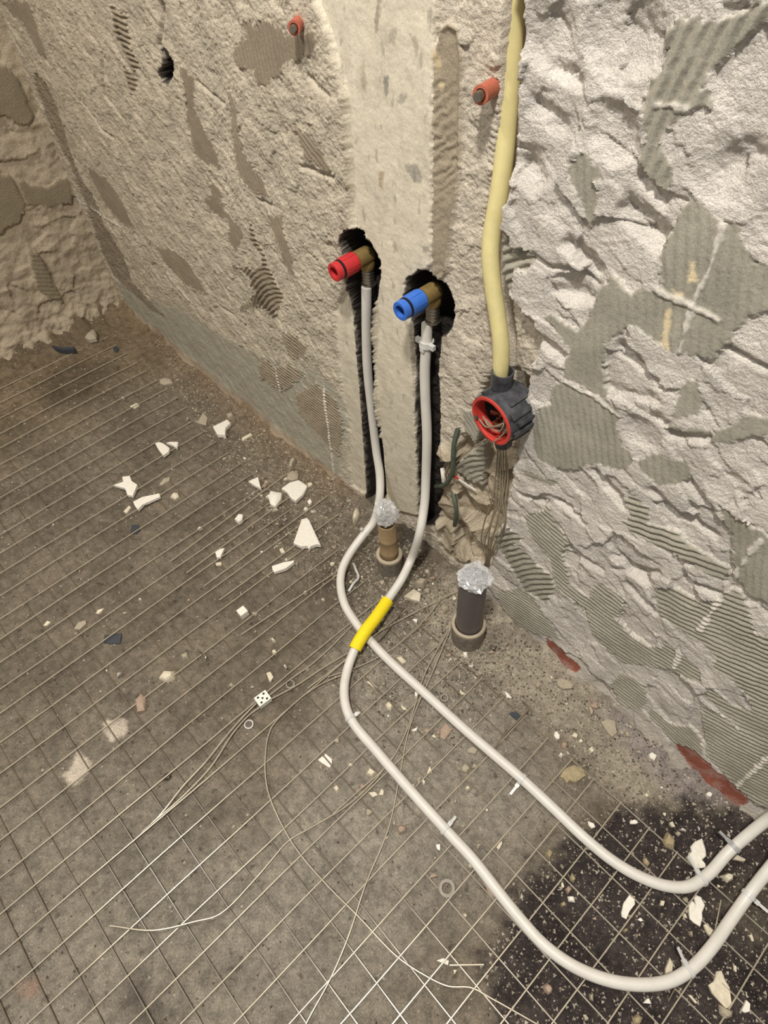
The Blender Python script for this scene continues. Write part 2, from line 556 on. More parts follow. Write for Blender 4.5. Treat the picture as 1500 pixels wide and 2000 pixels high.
# adhesive patches: outline (photo), comb direction (two photo points), ridge height (m), ridge pitch (m), bend
PATCHES = [
    (C3([(1500, -60), (1250, 60), (1120, 80), (1000, 90), (940, 110), (900, 150), (890, 210), (870, 330), (815, 400), (785, 470), (775, 520), (790, 620), (775, 720), (765, 790), (820, 870), (900, 930), (925, 880), (920, 820), (900, 760), (860, 700), (870, 660), (920, 590), (1000, 540), (1100, 500), (1100, 440), (1080, 410), (1130, 310), (1200, 250), (1260, 220), (1300, 150), (1500, 40)]), C3([(820, 560), (1000, 150)]), .0017, .0115, .6),
    (C3([(445, 750), (470, 735), (510, 740), (530, 790), (600, 840), (590, 870), (550, 880), (555, 960), (545, 1060), (520, 1110), (490, 1040), (480, 960), (440, 880), (420, 850)]), C3([(500, 800), (505, 1000)]), .0006, .009, 0),
    (C3([(45, 1120), (90, 1110), (130, 1150), (140, 1230), (190, 1200), (240, 1260), (210, 1330), (150, 1320), (130, 1420), (90, 1400), (70, 1300), (45, 1200)]), C3([(50, 1200), (130, 1170)]), .0016, .0105, 4),
    (C3([(1040, 965), (1075, 985), (1140, 1040), (1160, 1080), (1240, 1075), (1280, 1180), (1310, 1250), (1375, 1290), (1560, 1330), (1560, 1450), (1375, 1500), (1300, 1540), (1240, 1580), (1200, 1680), (1110, 1740), (1070, 1745), (990, 1710), (900, 1690), (860, 1650), (760, 1600), (700, 1570), (660, 1620), (590, 1670), (590, 1800), (600, 1900), (600, 1940), (500, 1890), (390, 1830), (400, 1760), (420, 1700), (350, 1600), (300, 1540), (330, 1530), (380, 1560), (460, 1600), (500, 1560), (530, 1480), (560, 1400), (600, 1370), (620, 1320), (660, 1370), (720, 1420), (770, 1400), (830, 1410), (870, 1380), (860, 1290), (880, 1200), (930, 1100), (950, 1030), (980, 985)]), C3([(1040, 1000), (1000, 1500)]), .00055, .010, .3),
    (C6([(450, 85), (500, 100), (540, 125), (640, 170), (700, 230), (690, 290), (720, 370), (770, 410), (740, 470), (680, 470), (600, 440), (520, 475), (430, 470), (350, 430), (325, 380), (330, 230), (400, 180), (410, 120)]), C6([(520, 130), (560, 430)]), .0006, .010, .4),
    (C6([(780, 430), (820, 405), (880, 410), (930, 430), (1000, 435), (1020, 470), (1010, 510), (940, 540), (870, 545), (830, 500), (790, 470)]), C6([(880, 410), (890, 540)]), .0006, .010, 0),
    (C6([(1000, 80), (1050, 90), (1060, 190), (1050, 220), (970, 245), (935, 240), (950, 190), (965, 130)]), C6([(1000, 80), (980, 240)]), .0005, .010, 0),
    (C6([(1120, 300), (1200, 290), (1230, 235), (1333, 240), (1400, 240), (1400, 290), (1250, 340), (1180, 360), (1100, 340)]), C6([(1200, 250), (1190, 340)]), .0004, .010, 0),
    (C6([(290, 680), (370, 640), (380, 610), (410, 680), (450, 740), (485, 800), (440, 830), (470, 900), (480, 970), (560, 1030), (590, 980), (620, 965), (720, 1030), (715, 1070), (680, 1120), (750, 1200), (830, 1240), (890, 1250), (890, 1200), (960, 1270), (1050, 1340), (1060, 1400), (900, 1340), (720, 1310), (640, 1250), (580, 1180), (550, 1080), (440, 1000), (410, 930), (400, 860), (340, 800), (300, 740)]), C6([(600, 1000), (900, 1220)]), .0016, .0085, -.7),
    (C6([(150, 760), (215, 730), (290, 770), (240, 800), (290, 830), (340, 890), (400, 930), (415, 990), (380, 1050), (290, 1000), (240, 920), (200, 850)]), C6([(240, 880), (380, 860)]), .0022, .0105, 2.5),
    (C6([(170, 1010), (260, 985), (330, 1040), (390, 1120), (440, 1210), (380, 1200), (300, 1170), (230, 1120), (180, 1060)]), C6([(200, 1050), (420, 1200)]), .0014, .0078, 0),
    (C6([(720, 600), (770, 580), (830, 650), (830, 700), (960, 750), (1010, 800), (1170, 900), (1160, 960), (1000, 880), (930, 830), (830, 780), (760, 740), (720, 700), (750, 660)]), C6([(740, 640), (900, 690)]), .0014, .0095, 0),
    (C6([(1140, 630), (1240, 690), (1333, 760), (1420, 800), (1420, 1080), (1333, 1050), (1250, 1010), (1220, 960), (1190, 890), (1190, 760), (1150, 700)]), C6([(1240, 700), (1230, 900)]), .0006, .009, 0),
    (C6([(860, 990), (940, 985), (1040, 1040), (1120, 1030), (1160, 1000), (1220, 985), (1260, 1090), (1290, 1190), (1420, 1200), (1420, 1960), (1290, 1925), (1230, 1870), (1140, 1780), (1080, 1720), (1060, 1580), (1055, 1500), (1120, 1520), (1210, 1590), (1190, 1560), (1060, 1440), (1100, 1420), (1200, 1500), (1270, 1515), (1260, 1450), (1180, 1380), (1110, 1330), (1120, 1280), (1050, 1220), (960, 1160), (880, 1110), (860, 1050)]), C6([(1000, 1060), (1300, 1180)]), .0016, .0088, -.9),
    (C6([(710, 1360), (760, 1380), (810, 1430), (820, 1480), (790, 1520), (700, 1490), (660, 1400)]), C6([(690, 1380), (810, 1470)]), .0014, .0085, 0),
    (C6([(1000, 1590), (1050, 1640), (1060, 1720), (930, 1650), (820, 1530), (840, 1510), (920, 1580)]), C6([(820, 1500), (1000, 1660)]), .0013, .008, 0),
    (C6([(265, 470), (350, 500), (440, 530), (400, 545), (300, 510)]), C6([(265, 470), (440, 530)]), .0005, .008, 0),
    (C6([(930, 275), (1080, 290), (1075, 315), (990, 305), (900, 290)]), C6([(930, 275), (1080, 290)]), .0004, .008, 0),
    # left of the pipes
    (C0([(1035, 70), (1065, 75), (1080, 100), (1140, 70), (1170, 110), (1240, 140), (1330, 130), (1340, 170), (1300, 230), (1260, 260), (1200, 280), (1180, 310), (1130, 370), (1090, 340), (1080, 280), (1020, 285), (985, 230), (1000, 190), (1040, 150)]), C0([(1060, 80), (1110, 340)]), .0008, .0085, 0),
    (C0([(770, 280), (830, 300), (830, 440), (880, 560), (920, 640), (940, 710), (880, 680), (830, 640), (800, 520), (790, 400)]), C0([(820, 400), (860, 650)]), .0006, .008, 0),
    (C0([(970, 380), (1010, 420), (1015, 560), (1040, 650), (1110, 740), (1140, 820), (1080, 800), (1010, 740), (990, 600), (985, 480)]), C0([(1000, 600), (1060, 780)]), .0011, .0085, 0),
    (C0([(1245, 500), (1280, 540), (1350, 610), (1400, 720), (1340, 690), (1290, 640), (1270, 570)]), C0([(1260, 520), (1390, 700)]), .0005, .008, 0),
    (C0([(890, 750), (930, 790), (950, 870), (1010, 930), (1030, 970), (1000, 1050), (970, 1000), (970, 920), (900, 880), (860, 840), (900, 810)]), C0([(900, 760), (1000, 1000)]), .0007, .008, 0),
    (C0([(1130, 890), (1195, 900), (1200, 980), (1240, 1080), (1240, 1150), (1210, 1110), (1160, 980)]), C0([(1150, 900), (1220, 1100)]), .0006, .008, 0),
    (C0([(1060, 930), (1090, 1000), (1150, 1150), (1200, 1230), (1160, 1320), (1110, 1280), (1000, 1300), (1080, 1220), (1050, 1150), (980, 1100), (1070, 1120), (1120, 1080), (1060, 1000)]), C0([(1040, 1290), (1180, 1190)]), .0018, .0095, 3),
    (C0([(1190, 1380), (1230, 1390), (1290, 1440), (1290, 1500), (1220, 1480), (1190, 1420)]), C0([(1195, 1395), (1290, 1480)]), .0016, .0085, 0),
    (C0([(370, 690), (450, 740), (520, 830), (570, 950), (520, 930), (450, 850), (400, 760)]), C0([(370, 690), (570, 950)]), .0004, .008, 0),
    (C0([(660, 1030), (740, 1040), (800, 1100), (880, 1230), (780, 1180), (700, 1090)]), C0([(660, 1030), (880, 1230)]), .0006, .008, 0),
    (C0([(480, 20), (540, 60), (560, 180), (600, 270), (570, 290), (520, 180), (490, 100)]), C0([(480, 100), (560, 130)]), .0016, .009, 0),
    (C0([(540, 290), (580, 310), (585, 370), (560, 390), (545, 340)]), C0([(540, 330), (585, 340)]), .0013, .009, 0),
    (C0([(20, 0), (130, 0), (170, 120), (210, 240), (170, 220), (110, 90), (60, 60)]), C0([(20, 0), (200, 240)]), .0004, .009, 0),
    (C5([(1090, 340), (1130, 320), (1150, 350), (1220, 340), (1290, 380), (1230, 430), (1190, 450), (1100, 400)]), C5([(1100, 350), (1220, 440)]), .0016, .0085, 0),
    ([(897, 806), (923, 809), (934, 849), (921, 872), (905, 850), (897, 830)], [(900, 815), (928, 860)], .0005, .009, 0),
    ([(890, 906), (912, 890), (937, 868), (942, 911), (936, 957), (904, 940), (886, 920)], [(890, 920), (938, 905)], .0016, .0095, 3),
    (C5([(1250, 460), (1330, 420), (1410, 480), (1440, 560), (1440, 660), (1420, 720), (1350, 640), (1260, 540)]), C5([(1260, 470), (1420, 600)]), .0014, .0085, 0),
]
TEAL = C5([(490, -10), (560, 10), (620, 70), (760, 110), (870, 180), (960, 240), (1100, 320), (1230, 350), (1330, 360), (1440, 480), (1460, 620), (1430, 850), (1380, 830), (1250, 740), (1100, 580), (900, 440), (800, 330), (650, 190), (550, 110)])
CORNER_BAND = C0([(150, 280), (200, 350), (260, 480), (290, 600), (340, 740), (390, 800), (440, 930), (520, 1060), (560, 1180), (700, 1330), (640, 1300), (480, 1150), (430, 1050), (380, 900), (320, 740), (260, 610), (200, 480), (160, 380)])
STRIP = [(600, -60), (615, 0), (640, 60), (660, 130), (672, 170), (682, 300), (684, 400), (690, 440), (715, 470), (738, 520), (733, 570), (729, 700), (735, 780), (742, 860), (748, 960), (770, 1000), (812, 1010), (808, 850), (800, 700), (790, 600), (785, 560), (815, 535), (836, 520), (838, 300), (842, 0), (842, -60)]
STRIP_SIDE = [(655, 600), (690, 560), (697, 650), (706, 760), (712, 850), (722, 965), (690, 945), (676, 860), (668, 740)]
BAND = [(850, 60), (865, 48), (885, 60), (893, 120), (890, 330), (880, 400), (862, 540), (838, 560), (838, 300), (840, 120)]
RED1 = C6([(370, 1200), (400, 1220), (450, 1260), (525, 1330), (520, 1350), (440, 1300), (410, 1310)])
RED2 = C6([(930, 1655), (1000, 1680), (1100, 1760), (1200, 1850), (1250, 1910), (1220, 1950), (1130, 1870), (1060, 1800), (960, 1700)])
RED3 = [(660, 925), (700, 960), (715, 985), (690, 975), (662, 945)]
RAG = [(1006, -60), (1005, 0), (1010, 60), (1009, 120), (1000, 165), (993, 240), (1001, 310), (998, 370), (986, 410), (966, 455), (972, 500), (985, 550), (1010, 590), (1045, 625), (1062, 680), (1035, 730), (1028, 800), (1012, 860), (1002, 930), (985, 1000), (966, 1060), (950, 1110)]
HOT_HOLE = [(690, 445), (705, 455), (725, 490), (738, 520), (735, 555), (724, 572), (705, 590), (690, 600), (682, 560), (676, 500), (668, 470), (672, 455)]
HOT_CHASE = [(688, 560), (696, 650), (704, 750), (711, 850), (720, 985), (752, 985), (746, 900), (739, 840), (731, 780), (727, 700), (727, 640), (734, 555)]
COLD_HOLE = [(792, 548), (815, 533), (840, 545), (865, 570), (877, 600), (875, 640), (858, 662), (820, 660), (800, 640), (786, 580)]
COLD_CHASE = [(802, 640), (806, 700), (808, 800), (812, 900), (816, 1030), (846, 1030), (849, 900), (850, 800), (846, 740), (850, 655)]
DARK_HOLE = [(322, 92), (334, 96), (343, 120), (344, 146), (332, 160), (318, 148), (324, 122)]
BOX_RECESS = [(930, 770), (960, 735), (1000, 730), (1024, 750), (1022, 800), (1012, 870), (960, 890), (930, 850)]
CHUNKS = [(848, 880), (930, 850), (1005, 890), (985, 1000), (955, 1110), (860, 1090), (846, 1000)]
RIBS = [(945, 150), (990, 150), (972, 420), (955, 460), (975, 640), (950, 650), (930, 450), (948, 250)]
CRACKS = [C3([(1170, 1100), (1110, 1300), (1040, 1440), (1010, 1520), (960, 1700)]), C3([(850, 1405), (920, 1440), (1010, 1470), (1150, 1550)]),
          C6([(450, 85), (540, 125), (600, 160), (700, 235)]), C6([(1310, 780), (1220, 890), (1150, 1000), (1050, 1170)]), C6([(1370, 1690), (1200, 1850)]),
          C3([(850, 505), (930, 500), (990, 520)]), C5([(1360, 400), (1380, 560), (1410, 830)]), C5([(1160, 330), (1185, 450)]), C6([(960, 1270), (935, 1330)]),
          C0([(680, 1080), (740, 1180), (830, 1290)]), C0([(620, 1090), (700, 1250)]), C0([(340, 840), (520, 950), (600, 1060)])]
STROKES = [C0([(700, 10), (690, 110), (680, 190)]), C0([(430, 190), (450, 400), (540, 510)]), C0([(350, 420), (440, 540), (480, 570)]), C0([(330, 520), (360, 620)]), C0([(480, 570), (530, 720), (610, 880), (640, 960)]),
           C0([(720, 450), (740, 560), (770, 670)]), C0([(840, 340), (880, 370), (950, 430)]), C0([(1090, 830), (1150, 860)]), C0([(930, 1280), (1040, 1360)]), C0([(1150, 1040), (1210, 1120)]),
           C0([(560, 780), (630, 900)]), C0([(1300, 320), (1390, 400)]), C0([(1270, 690), (1400, 740)]), C3([(1190, 1690), (1375, 1790)]), C3([(240, 1240), (330, 1300), (420, 1300), (540, 1390)])]


GOUGES = [(C3([(720, 920), (940, 1110)]), .034, .012), (C3([(430, 1120), (590, 1290)]), .026, .010), (C3([(150, 680), (310, 850)]), .034, .007),
          (C3([(800, 800), (930, 960)]), .020, .007), (C3([(670, 1640), (810, 1740)]), .024, .009), (C3([(260, 1590), (410, 1720)]), .022, .008),
          (C3([(330, 270), (500, 330)]), .020, .006), (C3([(240, 430), (420, 560)]), .026, .006), (C3([(330, 1370), (540, 1420)]), .018, .006), (C3([(560, 1850), (860, 1900)]), .02, .005), (C3([(1080, 760), (1330, 620)]), .03, .005),
          (C6([(860, 540), (990, 680)]), .020, .007), (C6([(610, 460), (750, 620)]), .024, .009), (C6([(990, 650), (1130, 760)]), .018, .007), (C6([(980, 930), (1160, 1000)]), .016, .008), (C6([(680, 820), (850, 950)]), .024, .009),
          (C6([(250, 560), (380, 600)]), .014, .008), (C6([(430, 590), (560, 690)]), .016, .009), (C6([(740, 950), (880, 1090)]), .020, .008), (C6([(900, 290), (1090, 310)]), .016, .007), (C6([(660, 880), (860, 900)]), .018, .006),
          (C6([(880, 210), (1010, 330)]), .022, .006), (C6([(1000, 480), (1130, 640)]), .018, .007), (C6([(480, 780), (640, 900)]), .022, .006)]
DISHES = [(C3([(655, 640)])[0], .034, .009), (C3([(680, 170)])[0], .040, .010), (C3([(300, 170)])[0], .034, .007), (C3([(1180, 830)])[0], .034, .006), (C3([(230, 780)])[0], .022, .006), (C3([(440, 1400)])[0], .028, .007), (C6([(800, 310)])[0], .030, .006), (C6([(1180, 560)])[0], .03, .006)]
MARKS = [([(745, 150), (754, 150), (753, 192), (746, 190)], (74, 74, 76), .6), ([(729, -5), (741, -5), (737, 30), (731, 64), (728, 40)], (120, 110, 92), .6), ([(770, 190), (790, 185), (786, 204), (772, 206)], (112, 108, 100), .5),
         ([(786, 328), (808, 322), (820, 350), (812, 362), (796, 348)], (116, 112, 104), .55), ([(735, 335), (745, 338), (741, 368), (736, 366)], (150, 122, 78), .6), ([(756, 60), (768, 60), (766, 88), (756, 86)], (140, 130, 112), .5), ([(795, 70), (806, 76), (815, 104), (808, 106)], (120, 108, 88), .45),
         ([(762, 478), (768, 476), (772, 492), (766, 494)], (120, 108, 88), .5), ([(818, 484), (832, 482), (834, 494), (822, 496)], (96, 88, 76), .5), ([(700, 130), (706, 120), (712, 170), (706, 176)], (150, 130, 96), .4),
         (C3([(1015, 1270), (1040, 1270), (1035, 1350), (1010, 1360)]), (226, 206, 164), .85), (C3([(900, 1490), (920, 1490), (908, 1600), (900, 1650), (915, 1670), (905, 1690), (870, 1660), (885, 1590)]), (222, 202, 162), .85), (C3([(920, 1395), (940, 1400), (985, 1420), (980, 1440), (930, 1425)]), (222, 204, 168), .7),
         ([(840, 105), (846, 105), (852, 140), (842, 142)], (210, 190, 150), .7), ([(848, 168), (856, 168), (856, 184), (850, 184)], (214, 194, 154), .7)]


def build_long_wall():
    xs = axis_steps([(-1.90, -1.02, 0.0033), (-1.02, 0.30, 0.0018), (0.30, 0.48, 0.006), (0.48, 1.3, 0.03)])
    zs = axis_steps([(-0.03, 1.01, 0.00175), (1.01, 1.25, 0.01), (1.25, 2.1, 0.04)])
    X, Z = np.meshgrid(xs, zs)
    wob = 0.006 * fbm(X, Z, 45, 4, 0.6, 3.0)
    wob2 = 0.003 * fbm(X, Z, 160, 3, 0.6, 8.0)

    def mask(poly, soft=0.003, jag=1.0, extra=()):
        d = sdf(X, Z, wpoly(poly, extra)) + (wob + wob2) * jag
        return 1 - sstep(-soft, soft, d)
    n_lo = fbm(X, Z, 9, 3, 0.5, 1.0)
    n_mid = fbm(X, Z, 42, 4, 0.55, 2.0)
    n_hi = fbm(X, Z, 210, 3, 0.6, 5.0)
    # --- broken plaster right of the conduit: chisel facets, long axis running down to the right
    ca, sa = math.cos(math.radians(-28)), math.sin(math.radians(-28))
    wx = X + 0.012 * fbm(X, Z, 28, 3, 0.5, 21.0)
    wz = Z + 0.012 * fbm(X, Z, 28, 3, 0.5, 33.0)
    U = wx * ca + wz * sa
    V_ = -wx * sa + wz * ca
    f1 = facets(U * 0.5, V_, 0.040, 11, 1.4)
    f2 = facets(U * 0.6 + 3, V_ + 5, 0.018, 12, 1.3)
    h_right = 0.0066 * f1 + 0.0016 * f2 + 0.003 * n_lo + 0.0012 * n_mid + 0.0008 * n_hi
    for gsegs, gw, gd in GOUGES:
        A_, B_ = (W(*q)[[0, 2]] for q in gsegs)
        e = B_ - A_
        Lg = np.linalg.norm(e)
        e = e / Lg
        nrm = np.array([-e[1], e[0]])
        if nrm[1] < 0:
            nrm = -nrm
        gt = (X - A_[0]) * e[0] + (Z - A_[1]) * e[1] + 0.5 * wob
        gn = (X - A_[0]) * nrm[0] + (Z - A_[1]) * nrm[1] + 0.5 * wob
        prof = np.interp(-gn, [0, gw * 0.55, gw], [0, 1, 0])
        h_right = h_right - gd * prof * sstep(-0.006, 0.004, gt) * (1 - sstep(Lg - 0.004, Lg + 0.006, gt))
    for gc, gr_, gd in DISHES:
        c0 = W(*gc)[[0, 2]]
        rr = np.hypot(X - c0[0], (Z - c0[1]) * 1.15) + wob
        h_right = h_right - gd * np.clip(1 - (rr / gr_) ** 2, 0, 1)
    # --- left: scabbled plaster, strokes steeper
    cb, sb = math.cos(math.radians(-58)), math.sin(math.radians(-58))
    U2 = wx * cb + wz * sb
    V2 = -wx * sb + wz * cb
    f3 = facets(U2 * 0.45, V2, 0.024, 14, 1.5)
    st = fbm(U2 * 0.35, V2, 60, 3, 0.55, 40.0)
    h_left = 0.0024 * f3 + 0.0017 * st + 0.003 * n_lo + 0.0026 * n_mid + 0.0019 * n_hi
    f4 = facets(wx * 0.9, wz, 0.03, 17, 1.4)
    h_mid = 0.003 * f4 + 0.003 * n_mid + 0.0014 * n_hi
    right = mask(RAG, 0.002, 1.0, [(-0.36, -0.2), (1.5, -0.2), (1.5, 2.3), (-0.42, 2.3)])
    leftz = 1 - sstep(-0.63, -0.60, X + 0.02 * n_lo)
    # between strip and left wall use polygons of the strip
    strip = mask(STRIP, 0.003, 0.45)
    side = mask(STRIP_SIDE, 0.005, 0.6)
    band = mask(BAND, 0.0022, 0.3)
    h = np.where(leftz > 0, leftz * (h_left + 0.006) + (1 - leftz) * (h_mid - 0.010), h_mid - 0.010)
    h = h * (1 - right) + right * (h_right + 0.0045)
    col_left = lin((208, 195, 172))
    col_mid = lin((216, 203, 182))
    col_right = lin((219, 210, 197))
    lz = leftz[..., None]
    col = col_left * lz + col_mid * (1 - lz)
    # plaster gets warmer and darker towards the far end of the wall
    far_tone = sstep(-0.75, -1.75, X)[..., None]
    col = col * (1 - 0.35 * far_tone) + lin((182, 165, 138)) * 0.35 * far_tone
    col = col * (1 - right[..., None]) + col_right * right[..., None]
    grime = np.clip(0.5 + 0.9 * fbm(X, Z, 16, 4, 0.6, 60.0), 0, 1)[..., None]
    col = col * (0.84 + 0.22 * grime)
    # chunky broken hole below the junction box
    ch = mask(CHUNKS, 0.01, 1.0)
    h_ch = 0.030 * facets(wx, wz * 0.9, 0.042, 23, 1.5) + 0.003 * n_mid + 0.001 * n_hi - 0.014
    h = h * (1 - ch) + h_ch * ch
    col = col * (1 - ch[..., None]) + (lin((196, 180, 154)) * (0.85 + 0.25 * grime)) * ch[..., None]
    rec = mask(BOX_RECESS, 0.006, 0.8)
    h = h * (1 - rec) + (-0.030 + 0.002 * n_mid) * rec
    # ribbed chisel marks left of the conduit
    rb = mask(RIBS, 0.008, 1.0) * (1 - right)
    h += rb * 0.0011 * np.sin(2 * np.pi * (Z + 0.25 * X + 0.004 * n_mid) / 0.0065)
    # smooth strip and filler band
    h_s = -0.004 + 0.0008 * n_mid + 0.0003 * n_hi
    h = h * (1 - strip) + h_s * strip
    h = h * (1 - side) + (0.001 + 0.001 * n_mid) * side
    blot = np.clip(fbm(X * 2.2, Z, 14, 4, 0.6, 75.0) * 1.6, 0, 1)[..., None]
    cs = lin((214, 203, 180)) * (1 - 0.16 * blot) * (0.96 + 0.1 * grime)
    scuff = sstep(0.42, 0.62, fbm(X * 3.0, Z, 24, 3, 0.6, 90.0))[..., None]
    cs = cs * (1 - 0.45 * scuff) + lin((120, 114, 104)) * 0.45 * scuff
    # lower part of the strip is bare grey render
    low = sstep(0.50, 0.30, Z)[..., None]
    cs = cs * (1 - 0.35 * low) + lin((178, 168, 148)) * 0.35 * low
    sm = np.maximum(strip, side)[..., None]
    col = col * (1 - sm) + cs * sm
    bx = sdf(X, Z, wpoly(BAND))
    h_b = -0.0085 + 0.004 * np.exp(-(bx / 0.004) ** 2) + 0.0011 * np.sin(2 * np.pi * (Z - 0.75 * X + 0.010 * n_mid + 0.006 * n_lo) / 0.0135) * (0.6 + 1.2 * n_lo) * sstep(0.93, 0.85, Z) + 0.001 * n_mid
    h = h * (1 - band) + h_b * band
    bb = band[..., None]
    col = col * (1 - bb) + lin((158, 145, 123)) * (0.86 + 0.26 * grime) * bb
    # adhesive patches
    rough = np.ones(X.shape)
    rough = rough * (1 - 0.88 * np.maximum(strip, side)) * (1 - 0.6 * band)
    lab = np.zeros(X.shape, np.int16)
    parts = {}
    for k, (poly, dr, amp, per, bend) in enumerate(PATCHES):
        P = np.array(wpoly(poly))
        lo, hi = P.min(0) - 0.03, P.max(0) + 0.03
        i0, i1 = np.searchsorted(xs, lo[0]), np.searchsorted(xs, hi[0])
        j0, j1 = np.searchsorted(zs, lo[1]), np.searchsorted(zs, hi[1])
        s = (slice(j0, j1), slice(i0, i1))
        if i1 - i0 < 2 or j1 - j0 < 2:
            continue
        d = sdf(X[s], Z[s], P) + (wob[s] * 0.7 + wob2[s] * 1.2) * (1.9 if P[:, 0].mean() < -0.6 else 1.0)
        m = 1 - sstep(-0.0012, 0.0012, d)
        a, b = W(*dr[0])[[0, 2]], W(*dr[1])[[0, 2]]
        t = (b - a) / np.linalg.norm(b - a)
        c0 = P.mean(0)
        tt = (X[s] - c0[0]) * t[0] + (Z[s] - c0[1]) * t[1]
        nn = -(X[s] - c0[0]) * t[1] + (Z[s] - c0[1]) * t[0]
        ph = (nn + bend * tt * tt + 0.002 * n_mid[s]) / per
        saw = np.abs((ph % 1.0) - 0.5) * 2
        ridge = amp * (sstep(0.15, 0.85, saw) - 0.5) * 2 * (0.75 + 0.8 * n_lo[s])
        is_left = P[:, 0].mean() < -0.6
        if is_left:
            ridge = ridge * 1.5
        level = (0.0068 if is_left else 0.0062) + 0.0015 * n_lo[s]
        if k >= len(PATCHES) - 3 and not is_left:
            level = level - 0.014
        if k == 2:
            level = level - 0.006
        hp = level + ridge + 0.0004 * n_mid[s] + 0.00025 * n_hi[s]
        h[s] = h[s] * (1 - m) + hp * m
        tone = lin((143, 130, 110)) if is_left else lin((157, 151, 135))
        cp = tone * (0.88 + 0.22 * grime[s] + 0.06 * n_mid[s][..., None])
        col[s] = col[s] * (1 - m[..., None]) + cp * m[..., None]
        rough[s] = rough[s] * (1 - 0.75 * m)
        lab[s] = np.where(m > 0.5, k + 1, lab[s])
        parts[k + 1] = 'adhesive_patch'
    # grey-green old paint on the left foot of the wall, brown band near the corner
    tl = mask(TEAL, 0.012, 2.5)[..., None] * (0.55 + 0.4 * grime) * leftz[..., None]
    keep = (lab == 0)[..., None]
    col = col * (1 - tl * keep * 0.8) + lin((148, 148, 132)) * (0.8 + 0.35 * grime) * tl * keep * 0.8
    cbm = mask(CORNER_BAND, 0.006, 1.5)[..., None]
    col = col * (1 - cbm * 0.75) + lin((132, 116, 94)) * cbm * 0.75
    h -= 0.004 * cbm[..., 0]
    tq = mask(TEAL, 0.012, 2.5) * leftz * (lab == 0)
    h = h * (1 - 0.7 * tq) + 0.7 * tq * (0.0055 + 0.001 * n_mid)
    rough = rough * (1 - 0.5 * tq)
    # white joint residue left between the tiles
    for c in CRACKS:
        L = np.array(wpoly(c))
        lo, hi = L.min(0) - 0.02, L.max(0) + 0.02
        i0, i1 = np.searchsorted(xs, lo[0]), np.searchsorted(xs, hi[0])
        j0, j1 = np.searchsorted(zs, lo[1]), np.searchsorted(zs, hi[1])
        s = (slice(j0, j1), slice(i0, i1))
        d = sdf_line(X[s], Z[s], L)
        wd = 0.0030 + 0.0045 * fbm(X[s], Z[s], 40, 3, 0.6, 14.0)
        m = (1 - sstep(-0.001, 0.001, d - wd))
        h[s] += 0.0018 * m
        col[s] = col[s] * (1 - m[..., None] * 0.8) + lin((214, 206, 192)) * m[..., None] * 0.8
    for c in STROKES:
        L = np.array(wpoly(c))
        d = sdf_line(X, Z, L) + 0.25 * np.abs(wob2)
        h -= 0.006 * np.exp(-(d / 0.0035) ** 2)
    # paint
    for r, k in ((RED1, 900), (RED2, 901), (RED3, 902)):
        m = mask(r, 0.0015, 0.9)
        mm = m[..., None] * (0.78 + 0.17 * sstep(-0.3, 0.2, n_mid)[..., None])
        tone = lin((146, 78, 58)) if k != 902 else lin((150, 112, 94))
        col = col * (1 - mm) + tone * (0.85 + 0.3 * grime) * mm
        h = h * (1 - m) + 0.003 * m
        lab = np.where(m > 0.5, k, lab)
        parts[k] = 'red_paint_patch'
    lab = np.where((strip > 0.5) & (lab == 0), 910, lab)
    parts[910] = 'smooth_render_strip'
    lab = np.where((band > 0.5), 911, lab)
    parts[911] = 'filler_band'
    for pl, tone, k in MARKS:
        P = np.array(wpoly(pl))
        lo, hi = P.min(0) - 0.02, P.max(0) + 0.02
        s = (slice(np.searchsorted(zs, lo[1]), np.searchsorted(zs, hi[1])), slice(np.searchsorted(xs, lo[0]), np.searchsorted(xs, hi[0])))
        m = (1 - sstep(-0.0015, 0.002, sdf(X[s], Z[s], P) + wob[s] * 0.5 + wob2[s]))[..., None] * k
        col[s] = col[s] * (1 - m) + lin(tone) * m
    lf = (1 - sstep(0.018, 0.030, Z + 0.012 * n_lo))[..., None] * leftz[..., None] * 0.75
    col = col * (1 - lf) + lin((164, 140, 114)) * lf
    # mortar dust on the foot of the wall
    ft = (np.exp(-np.clip(Z, 0, 1) / 0.022) * np.maximum(right, 0.4))[..., None] * 0.85 * (lab < 900)[..., None]
    col = col * (1 - ft) + lin((164, 152, 132)) * (0.85 + 0.25 * grime) * ft
    # pipe chases and holes: tarry black lining, with recess shade painted into the colour
    tar_shade = lin((46, 41, 37)) * (0.7 + 0.7 * grime)
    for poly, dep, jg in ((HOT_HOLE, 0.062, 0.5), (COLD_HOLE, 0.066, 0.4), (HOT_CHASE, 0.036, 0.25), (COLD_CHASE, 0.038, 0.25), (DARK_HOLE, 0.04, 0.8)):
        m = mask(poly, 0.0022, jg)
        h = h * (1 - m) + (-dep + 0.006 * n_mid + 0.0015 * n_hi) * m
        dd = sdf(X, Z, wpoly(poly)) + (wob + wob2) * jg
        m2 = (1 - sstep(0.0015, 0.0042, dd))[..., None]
        col = col * (1 - m2) + tar_shade * m2
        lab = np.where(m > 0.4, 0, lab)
    # conduit chase
    cl = np.array(wpoly([(1003, -40), (1000, 0), (993, 120), (988, 250), (978, 330), (968, 400), (958, 450), (960, 520), (968, 590), (978, 660), (976, 740)]))
    dch = sdf_line(X, Z, cl)
    m = (1 - sstep(0.013, 0.018, dch + 0.5 * wob2)) * sstep(0.50, 0.52, Z)
    h = np.where(m > 0, h * (1 - m) + np.minimum(h, -0.026 - 0.018 * sstep(0.72, 0.85, Z)) * m, h)
    lab = np.where((dch < 0.017) & (Z > 0.5), 0, lab)
